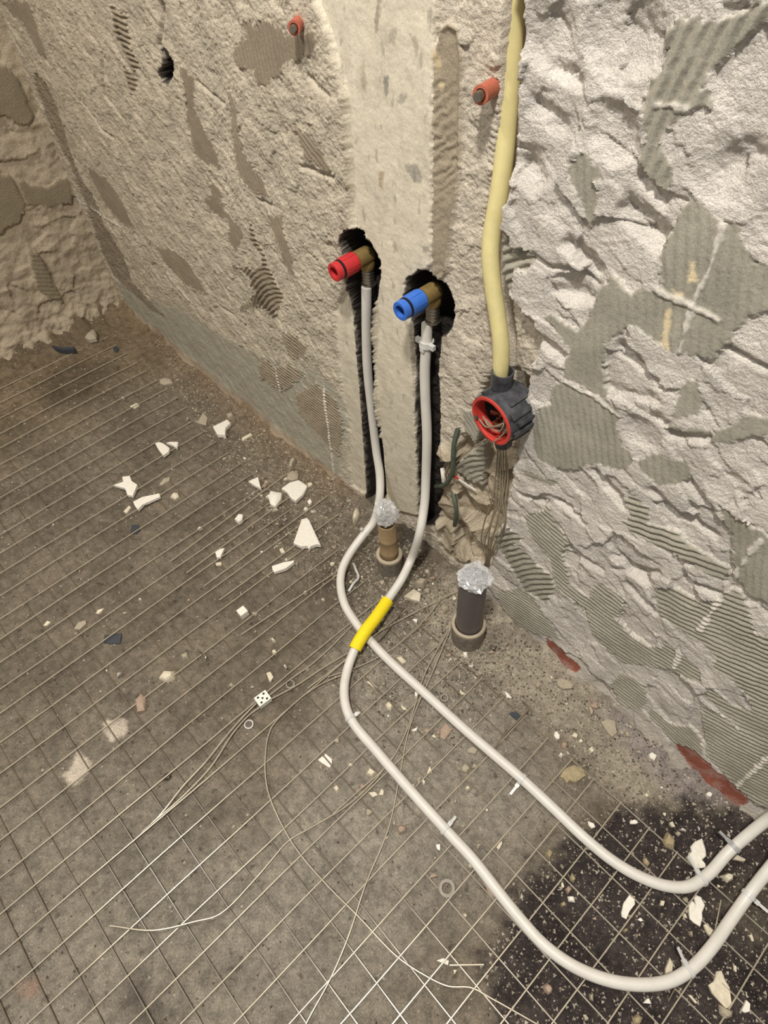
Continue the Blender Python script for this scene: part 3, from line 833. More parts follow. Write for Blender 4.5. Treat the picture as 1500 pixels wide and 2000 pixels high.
    # foot of the wall: mortar skirt
    h += 0.012 * np.exp(-np.clip(Z, 0, 1) / 0.018) * (leftz * (X < -0.72) + right) * (0.7 + n_lo)
    Y = WY - h
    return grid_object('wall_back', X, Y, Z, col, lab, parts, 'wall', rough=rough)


wall = build_long_wall()
tag(wall, 'chiselled plaster wall with grey combed adhesive patches behind the water pipes')


# ================================================================== THE SHORT WALL AT THE FAR END
def build_far_wall():
    ys = axis_steps([(-1.3, -0.2, 0.02), (-0.2, 0.46, 0.004)])
    zs = axis_steps([(-0.03, 0.86, 0.004), (0.86, 2.1, 0.03)])
    Yg, Z = np.meshgrid(ys, zs)
    n_lo = fbm(Yg, Z, 9, 3, 0.5, 101.0)
    n_mid = fbm(Yg, Z, 40, 4, 0.55, 102.0)
    n_hi = fbm(Yg, Z, 190, 3, 0.6, 105.0)
    wob = 0.008 * n_mid
    h = 0.006 * facets(Yg * 0.6, Z, 0.04, 31, 1.4) + 0.004 * n_mid + 0.0015 * n_hi + 0.004 * n_lo
    grime = np.clip(0.5 + 0.9 * fbm(Yg, Z, 14, 4, 0.6, 160.0), 0, 1)[..., None]
    col = lin((192, 175, 149)) * (0.80 + 0.27 * grime)
    lab = np.zeros(Yg.shape, np.int16)
    parts = {}
    pats = [C0([(-60, 270), (20, 270), (60, 320), (100, 400), (140, 480), (120, 525), (70, 520), (20, 480), (-60, 480)]),
            C0([(-60, 730), (40, 735), (80, 800), (100, 870), (60, 930), (0, 970), (-60, 980)]),
            C0([(60, 745), (110, 770), (190, 780), (280, 735), (300, 850), (200, 860), (110, 850)]),
            C0([(110, 1030), (160, 1060), (200, 1130), (215, 1170), (260, 1260), (200, 1250), (150, 1190), (130, 1110)])]
    for k, p in enumerate(pats):
        P = np.array([un(q, 0, LX)[[1, 2]] for q in p])
        d = sdf(Yg, Z, P) + wob
        m = 1 - sstep(-0.002, 0.002, d)
        rid = 0.0015 * np.sin(2 * np.pi * (Z + 0.5 * Yg) / 0.013) if k == 3 else 0.0
        h = h * (1 - m) + (0.007 + rid + 0.0006 * n_mid) * m
        col = col * (1 - m[..., None]) + lin((148, 134, 110)) * (0.88 + 0.2 * grime) * m[..., None]
        lab = np.where(m > 0.5, k + 1, lab)
        parts[k + 1] = 'adhesive_patch'
    h += 0.05 * np.exp(-np.clip(Z, 0, 1) / 0.05) * (0.5 + 0.6 * np.abs(n_lo) + 0.3 * n_mid)
    X = LX + h
    return grid_object('wall_left', X, Yg, Z, col, lab, parts, 'wall')


far = build_far_wall()
tag(far, 'rough brown plaster end wall at the far left of the floor')

# ================================================================== FLOOR
DAMP = [(1560, 1590), (1480, 1590), (1420, 1575), (1370, 1562), (1330, 1568), (1290, 1572), (1240, 1582), (1190, 1592), (1150, 1612), (1110, 1645), (1070, 1668), (1045, 1700), (1020, 1725), (1000, 1770), (965, 1850), (935, 1915), (955, 1960), (1000, 2010), (1060, 2120), (1600, 2120)]
DAMP_LIGHT = [(1410, 1760), (1450, 1720), (1520, 1700), (1540, 1850), (1470, 1850), (1430, 1810)]
DUST = [(860, 1120), (1000, 1160), (1120, 1290), (1300, 1440), (1460, 1560), (1340, 1560), (1200, 1560), (1080, 1420), (960, 1330), (860, 1280), (820, 1200)]
PALE = [(680, 1180), (860, 1230), (1000, 1380), (1100, 1560), (1000, 1700), (880, 1800), (700, 1950), (500, 1990), (420, 1760), (560, 1560), (640, 1400)]
GRAVEL = [(640, 1070), (850, 1050), (960, 1150), (1010, 1330), (900, 1450), (760, 1420), (700, 1300)]
SPLAT1 = crop(0, 1400, 5, [(550, 590), (640, 520), (700, 420), (760, 350), (870, 380), (890, 470), (850, 540), (780, 600), (660, 640), (640, 580)])
SPLAT2 = crop(0, 1400, 5, [(1010, 60), (1100, 30), (1200, 20), (1250, 90), (1220, 180), (1130, 210), (1080, 240), (1060, 150)])
PINK = crop(0, 1700, 5, [(190, 1100), (260, 1080), (380, 1120), (390, 1200), (320, 1220), (240, 1180)])


def floor_height(X, Y):
    h = -0.0035 + 0.0035 * fbm(X, Y, 5, 3, 0.5, 201.0) + 0.0016 * fbm(X, Y, 28, 4, 0.6, 203.0)
    # rubble banked up against the walls
    h = h + 0.020 * np.exp(-np.clip(WY - 0.005 - Y, 0, 9) / 0.022) * (0.55 + 0.8 * np.abs(fbm(X, Y, 14, 3, 0.6, 209.0)))
    h = h + 0.055 * np.exp(-np.clip(X - LX, 0, 9) / 0.06) * (0.5 + 0.9 * np.abs(fbm(X, Y, 12, 3, 0.6, 210.0)))
    return h


def build_floor():
    xs = axis_steps([(-1.92, -0.85, 0.0042), (-0.85, 0.36, 0.0024), (0.36, 1.3, 0.03)])
    ys = axis_steps([(-1.3, -0.62, 0.03), (-0.62, -0.3, 0.0036), (-0.3, 0.50, 0.0024)])
    X, Y = np.meshgrid(xs, ys)
    n_mid = fbm(X, Y, 30, 4, 0.6, 301.0)
    n_hi = fbm(X, Y, 160, 3, 0.65, 303.0)
    wob = 0.016 * fbm(X, Y, 22, 5, 0.65, 305.0)

    def mask(poly, soft, jag=1.0):
        P = [tuple(F(*p)[:2]) for p in poly]
        return (1 - sstep(-soft, soft, sdf(X, Y, P) + wob * jag))[..., None]
    h = floor_height(X, Y)
    gr = mask(GRAVEL, 0.05)[..., 0]
    h = h + 0.0014 * n_hi * (1 + 0.6 * gr) + 0.002 * gr * n_mid
    # pock marks of the screed
    pk = sstep(0.46, 0.60, fbm(X, Y, 70, 2, 0.5, 330.0))
    h = h - 0.0018 * pk
    br = np.clip(0.5 + 1.0 * fbm(X, Y, 8, 5, 0.62, 310.0), 0, 1)[..., None]
    sp = np.clip(0.5 + 0.9 * fbm(X, Y, 60, 4, 0.7, 320.0), 0, 1)[..., None]
    col = lin((121, 110, 94)) * (0.82 + 0.36 * br)
    pale = mask(PALE, 0.09)
    col = col * (1 - pale) + lin((149, 140, 125)) * (0.86 + 0.26 * br) * pale
    near = sstep(-0.9, -0.35, X)[..., None] * sstep(0.0, -0.35, Y)[..., None]
    col = col * (1 - 0.7 * near) + lin((144, 136, 121)) * (0.86 + 0.26 * br) * 0.7 * near
    dust = mask(DUST, 0.035)
    col = col * (1 - dust * 0.85) + lin((172, 160, 140)) * (0.84 + 0.26 * br) * dust * 0.85
    pur = mask([(1180, 1360), (1290, 1420), (1440, 1540), (1420, 1580), (1320, 1572), (1260, 1500), (1200, 1430)], 0.02)
    col = col * (1 - pur * 0.7) + lin((138, 128, 124)) * (0.84 + 0.3 * br) * pur * 0.7
    # brown dust along the left foot of the wall
    lw = (np.exp(-np.clip(WY - Y, 0, 9) / 0.05) * sstep(-0.70, -0.85, X))[..., None]
    col = col * (1 - lw * 0.7) + lin((146, 120, 90)) * lw * 0.7
    fl = sstep(-1.3, -1.75, X)[..., None]
    col = col * (1 - 0.6 * fl) + lin((132, 112, 84)) * (0.8 + 0.35 * br) * 0.6 * fl
    far_dark = mask([(60, 740), (150, 700), (230, 720), (180, 770), (100, 790)], 0.05)  # darker floor patch in front of the end wall
    col = col * (1 - 0.5 * far_dark) + lin((64, 52, 38)) * 0.5 * far_dark
    col = col * (0.76 + 0.44 * sp)
    col = col * (1 - 0.45 * pk[..., None])
    damp = mask(DAMP, 0.022, 2.2)
    dl = mask(DAMP_LIGHT, 0.03)
    speck = sstep(0.34, 0.5, fbm(X, Y, 150, 3, 0.7, 340.0))[..., None]
    cdamp = lin((62, 54, 51)) * (0.65 + 0.7 * br) * (0.7 + 0.6 * sp)
    cdamp = cdamp * (1 - 0.16 * speck) + lin((150, 138, 118)) * 0.16 * speck
    damp = damp * (1 - 0.55 * dl)
    col = col * (1 - damp) + cdamp * damp
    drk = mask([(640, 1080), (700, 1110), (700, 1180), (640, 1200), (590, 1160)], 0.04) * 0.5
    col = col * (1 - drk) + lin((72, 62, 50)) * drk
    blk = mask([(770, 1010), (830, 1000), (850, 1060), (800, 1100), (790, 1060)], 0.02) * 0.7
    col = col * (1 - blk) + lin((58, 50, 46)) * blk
    for p in (SPLAT1, SPLAT2):
        m = mask(p, 0.004, 0.8)
        col = col * (1 - m) + lin((206, 192, 172)) * (0.85 + 0.25 * sp) * m
        h = h + 0.002 * m[..., 0]
    for hx, hy, hr, hk in ((262, 1930, .030, .5), (300, 1990, .035, .5), (449, 1907, .018, .55), (432, 1592, .016, .5), (325, 1498, .016, .5), (262, 1368, .035, .45), (250, 1345, .03, .4), (165, 1935, .02, .35), (620, 1830, .02, .3), (740, 1740, .025, .3), (880, 1940, .025, .3), (560, 1985, .02, .35)):
        q = F(hx, hy)
        m = (hk * np.exp(-((np.hypot(X - q[0], Y - q[1]) + 0.9 * wob) / hr) ** 2) * (0.35 + 0.65 * sstep(-0.15, 0.25, n_mid)))[..., None]
        col = col * (1 - m) + lin((58, 50, 48)) * m
    for hx, hy in ((965, 1265), (1238, 1412), (325, 1515)):
        q = F(hx, hy)
        dh = np.hypot(X - q[0], Y - q[1]) + 0.15 * wob
        m = 1 - sstep(0.003, 0.008, dh)
        h = h - 0.010 * m
        col = col * (1 - 0.7 * m[..., None]) + lin((66, 56, 48)) * 0.7 * m[..., None]
    pk2 = mask(PINK, 0.012) * 0.6
    col = col * (1 - pk2) + lin((158, 122, 104)) * pk2
    lab = np.zeros(X.shape, np.int16)
    return grid_object('floor', X, Y, h, col, lab, {}, 'floor')


floor = build_floor()
tag(floor, 'dusty grey-brown concrete floor with a dark damp area')


def fz(x, y):
    return float(floor_height(np.array([[x]]), np.array([[y]]))[0, 0])


# ================================================================== STEEL MESH
AX = [-1.741, -1.686, -1.625, -1.567, -1.512, -1.456, -1.402, -1.350, -1.296, -1.241, -1.187, -1.134, -1.078, -1.026, -0.976, -0.925, -0.874, -0.825, -0.773, -0.717, -0.663, -0.613, -0.560, -0.509, -0.457, -0.407, -0.354, -0.302, -0.251, -0.201, -0.150, -0.100, -0.049]
AX += [0.05 * i for i in range(0, 14)]
mesh_root = thing('wire_mesh', (-0.5, -0.2, 0), 'large galvanised steel wire mesh of square cells covering the floor', 'wire mesh')
wr = random.Random(5)
for i, x in enumerate(AX):
    y1 = 0.305 if x > -1.25 else 0.325
    if -0.36 < x < -0.24:
        y1 = 0.302
    ys = np.linspace(-1.0, y1, 12)
    k = wr.uniform(-0.0025, 0.0025)
    ph = wr.uniform(0, 6)
    lift = 0.0045 if x < -0.45 else 0.0028
    pts = [(x + k * math.sin(3.1 * y + ph) + 0.0008 * math.sin(14 * y + ph), y, lift + 0.0012 * math.sin(5 * y + ph * 2)) for y in ys]
    pts[-1] = (pts[-1][0], pts[-1][1], lift - (0.003 if x < -0.45 else 0))
    MB().tube(pts, 0.00115, 6).build('wire', 'wire', mesh_root)
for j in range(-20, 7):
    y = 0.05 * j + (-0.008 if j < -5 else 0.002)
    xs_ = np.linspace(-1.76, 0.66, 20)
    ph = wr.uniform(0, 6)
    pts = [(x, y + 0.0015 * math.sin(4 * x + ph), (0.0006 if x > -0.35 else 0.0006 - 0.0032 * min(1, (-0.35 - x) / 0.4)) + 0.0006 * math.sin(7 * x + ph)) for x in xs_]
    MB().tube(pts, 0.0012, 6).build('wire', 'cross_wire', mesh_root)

ov = thing('wire_mesh', (-0.85, 0.1, 0), 'ends of a second wire mesh sheet overlapping the first near the white chips', 'wire mesh')
for a, b in (((333, 1096), (560, 925)), ((364, 1119), (600, 945)), ((398, 1145), (640, 968)), ((428, 1172), (660, 1005)), ((470, 1240), (690, 1095))):
    A, B = F(*a, 0.0075), F(*b, 0.0065)
    pts = [A + (B - A) * t for t in np.linspace(0, 1, 6)]
    MB().tube(pts, 0.0012, 6).build('wire', 'wire', ov)


def floor_wire(name, pts, r, mat, label, cat, z=0.0064, seg=6, n=6):
    P = [F(p[0], p[1], p[2] if len(p) > 2 else z) for p in pts]
    o = MB().tube(smooth_path(P, n), r, seg).build(name, mat, None, base=True)
    return tag(o, label, cat)


floor_wire('loose_wire', [(215, 1808, .003), (300, 1817), (380, 1800), (430, 1785), (500, 1715), (530, 1680), (563, 1643), (610, 1615), (680, 1572), (735, 1520), (765, 1480)], .0011, 'wire', 'bent loose wire curling left from under the lower white pipe', 'wire')
floor_wire('loose_wire', [(690, 1310), (620, 1340), (555, 1392), (528, 1425), (518, 1480), (522, 1540), (545, 1600), (580, 1660), (640, 1730), (700, 1790), (775, 1868), (830, 1905), (875, 1926), (920, 1929), (960, 1950), (1045, 1998), (1100, 2030)], .0011, 'wire', 'long thin wire curving from the yellow sleeve down to the bottom edge', 'wire')
floor_wire('loose_wire', [(882, 1222, .02), (850, 1300, .013), (800, 1420), (780, 1520), (758, 1620), (715, 1725), (680, 1830), (645, 1912), (600, 1995), (575, 2050)], .0011, 'wire', 'straight loose wire from the grey drain pipe crossing under both white pipes', 'wire')
floor_wire('loose_wire', [(876, 1230, .016), (830, 1315, .012), (795, 1425), (760, 1490), (700, 1545), (650, 1590)], .0011, 'wire', 'second loose wire beside the grey drain pipe, bending left under the pipe', 'wire')
floor_wire('loose_wire', [(896, 1152, .02), (840, 1180, .014), (780, 1212), (732, 1240), (660, 1300, .004), (600, 1345)], .0012, 'wire', 'stiff wire end pointing at the shaft of the grey drain pipe', 'wire')
floor_wire('loose_wire', [(862, 1170, .010), (830, 1210), (800, 1238), (765, 1268), (700, 1302), (640, 1322)], .0011, 'wire', 'short wire between the white pipe crossing and the grey drain pipe', 'wire')
floor_wire('loose_wire', [(700, 1218, .006), (730, 1255, .012), (765, 1222), (790, 1185)], .001, 'dull_wire', 'dull wire stub beside the yellow sleeve', 'wire')
floor_wire('loose_wire', [(878, 1885), (945, 1884)], .0012, 'wire', 'tiny straight wire offcut on the mesh near the bottom edge', 'wire')
floor_wire('connector_lead', [(500, 1374, .008), (470, 1405), (440, 1440), (400, 1490), (358, 1535), (310, 1595), (278, 1624, .002)], .0014, 'wire', 'pale lead running down left from the terminal block', 'cable')
floor_wire('connector_lead', [(512, 1378, .008), (485, 1398), (455, 1432), (410, 1500, .006), (350, 1562), (292, 1612), (270, 1634, .002)], .0012, 'wire', 'second lead from the terminal block, lying right of the first', 'cable')
floor_wire('connector_lead', [(526, 1358, .008), (560, 1332), (620, 1288), (690, 1220, .006)], .0012, 'wire', 'upper lead from the terminal block towards the yellow sleeve', 'cable')
floor_wire('connector_lead', [(528, 1366, .008), (580, 1338), (630, 1305), (680, 1275, .006)], .0013, 'wire', 'lower lead from the terminal block ending at the white pipe', 'cable')
floor_wire('loose_wire', [(1305, 1955, .006), (1330, 1910), (1352, 1880)], .001, 'dull_wire', 'short wire poking from below the bend of the outer white pipe', 'wire')
floor_wire('loose_wire', [(1392, 1840, .004), (1400, 1800, .006), (1408, 1758, .004)], .001, 'wire', 'thin wire offcut inside the outer white pipe bend at right', 'wire')
floor_wire('bent_wire_end', [(960, 1470, .003), (990, 1430, .004), (1012, 1407, .008), (1032, 1382, .010), (1020, 1368, .010)], .0016, 'dull_wire', 'dark mesh wire end hooked upwards beside the slate scrap', 'wire')

# terminal block
c = F(514, 1366, 0.006)
tb = thing('terminal_block', (c[0], c[1], 0.0), 'small ivory terminal block with dark screw holes on the floor wires', 'terminal block')
e1 = F(530, 1356, 0.006) - F(500, 1378, 0.006)
e1 /= np.linalg.norm(e1)
e2 = np.array([-e1[1], e1[0], 0])
up = np.array([0, 0, 1.0])
MB().box(c, e1 * 0.0125, e2 * 0.0105, up * 0.006).build('body', 'block', tb, False)
for a in (-0.006, 0.006):
    for b in (-0.006, 0.006):
        MB().lathe(c + e1 * a + e2 * b + up * 0.0058, up, [(0, 0.0022), (0.0004, 0.0022)], 10).build('screw_hole', 'black', tb, False)
MB().lathe(c + up * 0.0058, up, [(0, 0.002), (0.0004, 0.002)], 10).build('screw_hole', 'black', tb, False)

# ================================================================== WATER PIPES
PR = 0.0085
hot_pts = [W(716, 560, .452), W(716, 600, .450), W(716, 650, .449), W(718, 720, .447), W(726, 800, .446), W(735, 880, .442), (W(742, 930, .430)), W(741, 975, .408), F(729, 1020, .062), F(708, 1047, .045), F(684, 1080, .030), F(669, 1110, .022), F(665, 1140, .018), F(673, 1180, .0176), F(694, 1215, .0145), F(722, 1250, .0138), F(760, 1290, .0145), F(820, 1345, .0160), F(900, 1418, .0168), F(960, 1470, .0168), F(1020, 1522, .0168), F(1080, 1578, .0168), F(1140, 1635, .0168), F(1195, 1680, .0168), F(1245, 1710, .0168), F(1300, 1730, .0176), F(1345, 1731, .0176), F(1385, 1706, .019), F(1420, 1667, .026), F(1450, 1640, .040), F(1500, 1600, .075)] + [np.array(v) for v in ((.216, .423, .13), (.218, .425, .20), (.218, .425, .45), (.218, .425, .95))]
cold_pts = [W(834, 632, .452), W(833, 670, .450), W(830, 720, .447), W(831, 780, .444), W(834, 850, .440), W(832, 930, .432), W(829, 985, .415), W(820, 1040, .385), F(803, 1092, .062), F(785, 1130, .048), F(760, 1168, .036), F(735, 1205, .0365), F(712, 1235, .036), F(693, 1268, .026), F(678, 1310, .017), F(672, 1350, .0176), F(677, 1385, .0168), F(692, 1415, .0168), F(738, 1470, .0168), F(800, 1542, .0168), F(870, 1620, .0168), F(925, 1680, .0168), F(968, 1735, .0168), F(1012, 1790, .0168), F(1060, 1843, .0168), F(1115, 1884, .0168), F(1180, 1912, .0168), F(1245, 1923, .0176), F(1305, 1917, .0176), F(1350, 1892, .018), F(1390, 1850, .019), F(1425, 1800, .018), F(1462, 1748, .028), F(1500, 1700, .050), F(1560, 1630, .09)] + [np.array(v) for v in ((.250, .424, .16), (.250, .425, .25), (.250, .425, .50), (.250, .425, .95))]
hot_path = smooth_path(hot_pts, 8)
cold_path = smooth_path(cold_pts, 8)
hp = MB().tube(hot_path, PR, 20).build('water_pipe', 'pipe', None, base=True)
tag(hp, 'white plastic water pipe running down from the red-capped valve', 'pipe')
cp = MB().tube(cold_path, PR, 20).build('water_pipe', 'pipe', None, base=True)
tag(cp, 'white plastic water pipe running down from the blue-capped valve through yellow sleeve', 'pipe')


def on_path(path, px):
    q = project(path)
    i = int(np.argmin(((q - np.asarray(px)) ** 2).sum(1)))
    i = min(max(i, 1), len(path) - 2)
    t = path[i + 1] - path[i - 1]
    return i, path[i], t / np.linalg.norm(t)


i0, _, _ = on_path(cold_path, (757, 1174))
i1, _, _ = on_path(cold_path, (690, 1266))
seg = cold_path[i0:i1 + 1]
mb = MB()
Rn = 0.0122
mb.tube(seg, Rn, 24, caps=False)
mb.tube(seg[::-1], PR + 0.0006, 24, caps=False)
sl = mb.build('insulation_sleeve', 'yellow_sleeve', None, base=True)
tag(sl, 'bright yellow foam sleeve on the white pipe where the pipes cross', 'sleeve')


def cable_tie(path, px, label, mat='tie', tail=None, wide=0.0028):
    i, p, t = on_path(path, px)
    root = thing('cable_tie', tuple(p - np.array([0, 0, PR])), label, 'cable tie')
    up = np.array([0, 0, 1.0])
    s = np.cross(t, up)
    s /= np.linalg.norm(s)
    u = np.cross(s, t)
    r = PR + 0.0016
    MB().lathe(p - t * wide, t, [(0, PR + 0.0002), (0, r), (2 * wide, r), (2 * wide, PR + 0.0002)], 20, closed=True).build('strap', mat, root, True)
    if tail is not None:
        d = s * tail[0] + u * tail[1] + t * (tail[3] if len(tail) > 3 else 0)
        d /= np.linalg.norm(d)
        h = p + d * (r + 0.001)
        sd = np.cross(d, t)
        MB().box(h + d * 0.002, d * 0.003, t * 0.0033, sd * 0.0026).build('head', mat, root, False)
        L = tail[2]
        MB().box(h + d * (0.004 + L / 2), d * L / 2, t * 0.0021, sd * 0.0006).build('tail', mat, root, False)
    return root


cable_tie(hot_path, (713, 1041), 'white cable tie on the hot pipe left of the brown drain pipe', tail=(0.3, 1, 0.004))
cable_tie(hot_path, (1018, 1520), 'white cable tie halfway along the inner floor pipe', tail=(1, -0.25, 0.016))
cable_tie(hot_path, (1372, 1714), 'white cable tie at the bend of the inner floor pipe', tail=(-1, 0.5, 0.022))
cable_tie(hot_path, (1432, 1654), 'grey cable tie with long tail near the right edge', 'grey_tie', tail=(-1, 0.7, 0.018), wide=0.0034)
cable_tie(cold_path, (684, 1405), 'white cable tie at the bend below the yellow sleeve', tail=(-1, 0.3, 0.004))
cable_tie(cold_path, (872, 1618), 'white cable tie halfway along the outer floor pipe', tail=(-1, 0.6, 0.012))
cable_tie(cold_path, (1346, 1893), 'white cable tie at the bend of the outer floor pipe', tail=(-1, 0.7, 0.020))
cable_tie(cold_path, (1464, 1745), 'white cable tie on the outer pipe by the right edge', tail=(1, -0.2, 0.016))
i, p, t = on_path(cold_path, (831, 668))
cl = thing('pipe_clip', tuple(p), 'white plastic clip on the pipe just below the blue-capped valve', 'pipe clip')
MB().lathe(p - t * 0.005, t, [(0, PR + 0.0003), (0, PR + 0.0032), (0.010, PR + 0.0032), (0.010, PR + 0.0003)], 18, closed=True).build('ring', 'tie', cl)
MB().box(p + np.array([0.0145, -0.003, 0.001]), (0.005, 0, 0), (0, 0.003, 0), (0, 0, 0.004)).build('ear', 'tie', cl, False)
MB().box(p + np.array([-0.0145, -0.003, 0.001]), (0.004, 0, 0), (0, 0.003, 0), (0, 0, 0.004)).build('ear', 'tie', cl, False)
MB().box(p + np.array([0.001, -0.010, -0.006]), (0.004, 0, 0), (0, 0.002, 0), (0, 0, 0.004)).build('tongue', 'tie', cl, False)
floor_wire('cut_tie', [(681, 1155, .004), (690, 1140, .010), (700, 1128, .006), (694, 1110, .004), (690, 1100, .003)], .0026, 'tie', 'cut-off white cable tie curled on the floor beside the hot pipe', 'cable tie')


# ------------------------------------------------------------------ capped outlets
def outlet(px, colour, label, bend_px):
    c = W(*px, 0.462)
    root = thing('water_outlet', (c[0], c[1], c[2]), label, 'valve')
    ax = np.array([0, -1.0, 0])
    dn = np.array([0, 0, -1.0])
    # brass elbow: horizontal body, rounded back, downward branch
    mb = MB()
    mb.lathe(c - ax * 0.010, ax, [(0, 0.005), (0.002, 0.010), (0.005, 0.0128), (0.010, 0.0138), (0.034, 0.0138), (0.0345, 0.0118), (0.040, 0.0118)], 24)
    mb.lathe(c + ax * 0.002, dn, [(0, 0.012), (0.012, 0.0125), (0.020, 0.0118), (0.022, 0.0105)], 22)
    mb.build('elbow', 'brass', root)
    # ribbed press sleeve with bright ring
    prof = []
    for k in range(5):
        z0 = 0.020 + k * 0.0052
        prof += [(z0, 0.0098), (z0 + 0.0012, 0.0106), (z0 + 0.0034, 0.0106), (z0 + 0.0046, 0.0098)]
    MB().lathe(c + ax * 0.002, dn, prof, 22).build('press_sleeve', 'steel', root)
    MB().lathe(c + ax * 0.002, dn, [(0.046, 0.0098), (0.0465, 0.0122), (0.0495, 0.0122), (0.050, 0.0098)], 22).build('ring', 'steel', root)
    # plug
    s = 0.0265
    mb = MB()
    mb.lathe(c, ax, [(s, 0.0118), (s, 0.0142), (s + 0.001, 0.0150), (s + 0.027, 0.0150), (s + 0.028, 0.0128), (s + 0.0315, 0.0128), (s + 0.0318, 0.0140), (s + 0.041, 0.0140), (s + 0.0418, 0.0132), (s + 0.0418, 0.0088), (s + 0.026, 0.0084), (s + 0.026, 0.0002)], 28)
    pl = mb.build('plug', colour, root)
    MB().lathe(c, ax, [(s + 0.0278, 0.0130), (s + 0.0280, 0.0147), (s + 0.0308, 0.0147), (s + 0.0316, 0.0130)], 28).build('o_ring', 'black', pl)
    for k in range(6):
        a = math.radians(60 * k + 15)
        d = np.array([math.cos(a), 0, math.sin(a)])
        sd = np.array([-math.sin(a), 0, math.cos(a)])
        MB().box(c + ax * (s + 0.0135) + d * 0.0148, ax * 0.0115, d * 0.0007, sd * 0.0011).build('rib', colour, pl, False)
    return root


outlet((718, 497), 'red', 'brass water outlet in the wall with a red plastic plug', None)
outlet((848, 568), 'blue', 'brass water outlet in the wall with a blue plastic plug', None)

# ================================================================== YELLOW CONDUIT + JUNCTION BOX
con = [W(1006, -60, .470), W(1003, 0, .470), W(998, 120, .468), W(990, 230, .463), W(983, 320, .457), W(971, 400, .450), W(961, 455, .444), W(958, 500, .439), (W(963, 560, .436)), W(972, 620, .434), W(978, 670, .432), W(978, 715, .430), W(975, 750, .428)]
cpth = smooth_path(con, 8)
cond = MB().tube(cpth, 0.0109, 20).build('conduit', 'conduit', None, base=True)
tag(cond, 'pale yellow plastic conduit running down the wall into the junction box', 'conduit')

jc = W(984, 806, 0.420)
jb = thing('junction_box', (jc[0], 0.44, jc[2] - 0.036), 'round dark grey junction box with red rim hanging on the wall', 'junction box')
ax = np.array([-0.10, -1.0, -0.05])
ax /= np.linalg.norm(ax)
JR = 0.0375
b0 = jc - ax * 0.034
MB().lathe(b0, ax, [(0, 0.020), (0.002, JR - 0.004), (0.006, JR), (0.050, JR - 0.001), (0.058, JR - 0.002), (0.058, JR - 0.0045), (0.012, JR - 0.006), (0.010, 0.0005)], 40).build('body', 'box', jb)
MB().lathe(b0 + ax * 0.0565, ax, [(0, JR - 0.0065), (0, JR - 0.0005), (0.0028, JR - 0.0005), (0.0028, JR - 0.0045), (-0.016, JR - 0.0068)], 40, closed=True).build('rim', 'box_red', jb)
up = np.array([0, 0, 1.0])
u = np.cross(ax, up)
u /= np.linalg.norm(u)
w = np.cross(u, ax)
for k in range(16):
    a = math.radians(22.5 * k + 8)
    d = math.cos(a) * u + math.sin(a) * w
    t = -math.sin(a) * u + math.cos(a) * w
    if abs(d[2]) > 0.94:
        continue
    big = k % 2 == 0
    MB().box(b0 + ax * 0.029 + d * (JR + 0.0012), ax * (0.0225 if big else 0.015), d * 0.0022, t * (0.0022 if not big else 0.0042)).build('rib', 'box', jb, False)
# flange at the back
mb = MB()
mb.box(b0 + ax * 0.008 + u * -0.012 + w * 0.022, ax * 0.003, u * 0.016, w * 0.014)
mb.build('flange', 'box', jb, False)
top = W(977, 768, 0.428)
top = W(977, 772, 0.4265)
MB().lathe(top, (0, 0, 1), [(0, 0.0128), (0.016, 0.0128), (0.016, 0.0146), (0.042, 0.0152), (0.042, 0.0130), (0.018, 0.0128)], 28, closed=True).build('collar', 'box', jb)
bot = np.array([jc[0] + 0.001, 0.424, jc[2] - 0.032])
MB().lathe(bot, (0, 0, -1), [(0, 0.0125), (0.010, 0.0125), (0.010, 0.0142), (0.030, 0.0142), (0.030, 0.0115), (0.001, 0.0112)], 28, closed=True).build('collar', 'box', jb)
fr = b0 + ax * 0.030
for k in range(26):
    a = wr.uniform(0, 6.28)
    rr = wr.uniform(0.002, 0.024)
    q = fr + ax * wr.uniform(0.0, 0.018) + (math.cos(a) * u + math.sin(a) * w) * rr + u * -0.003
    d = np.array([wr.uniform(-1, 1), wr.uniform(-1, 1), wr.uniform(-1, 1)])
    d /= np.linalg.norm(d)
    MB().tube([q - d * 0.006, q, q + d * 0.006], 0.0024, 6).build('terminal', 'copper', jb)
for pts in ([(-.020, .020, .02), (-.026, .004, .026), (-.020, -.016, .030), (-.012, -.030, .034), (-.018, -.040, .036)],
            [(-.014, .022, .02), (-.022, .008, .028), (-.016, -.008, .030), (.004, -.012, .030), (.020, -.008, .026)],
            [(-.024, .012, .022), (-.010, -.002, .030), (.010, -.018, .030), (.026, -.016, .028)],
            [(-.016, -.002, .024), (-.002, -.010, .028), (.014, -.010, .026)]):
    P = [jc - ax * 0.006 + u * a + w * b + ax * cc for a, b, cc in pts]
    MB().tube(smooth_path(P, 6), 0.0012, 6).build('wire', 'cable', jb)
for a, b in ((-0.0305, 0.006), (0.028, -0.012)):
    MB().lathe(b0 + ax * 0.058 + u * a + w * b, ax, [(0, 0.003), (0.003, 0.003), (0.0036, 0.0018)], 10).build('screw', 'steel', jb)

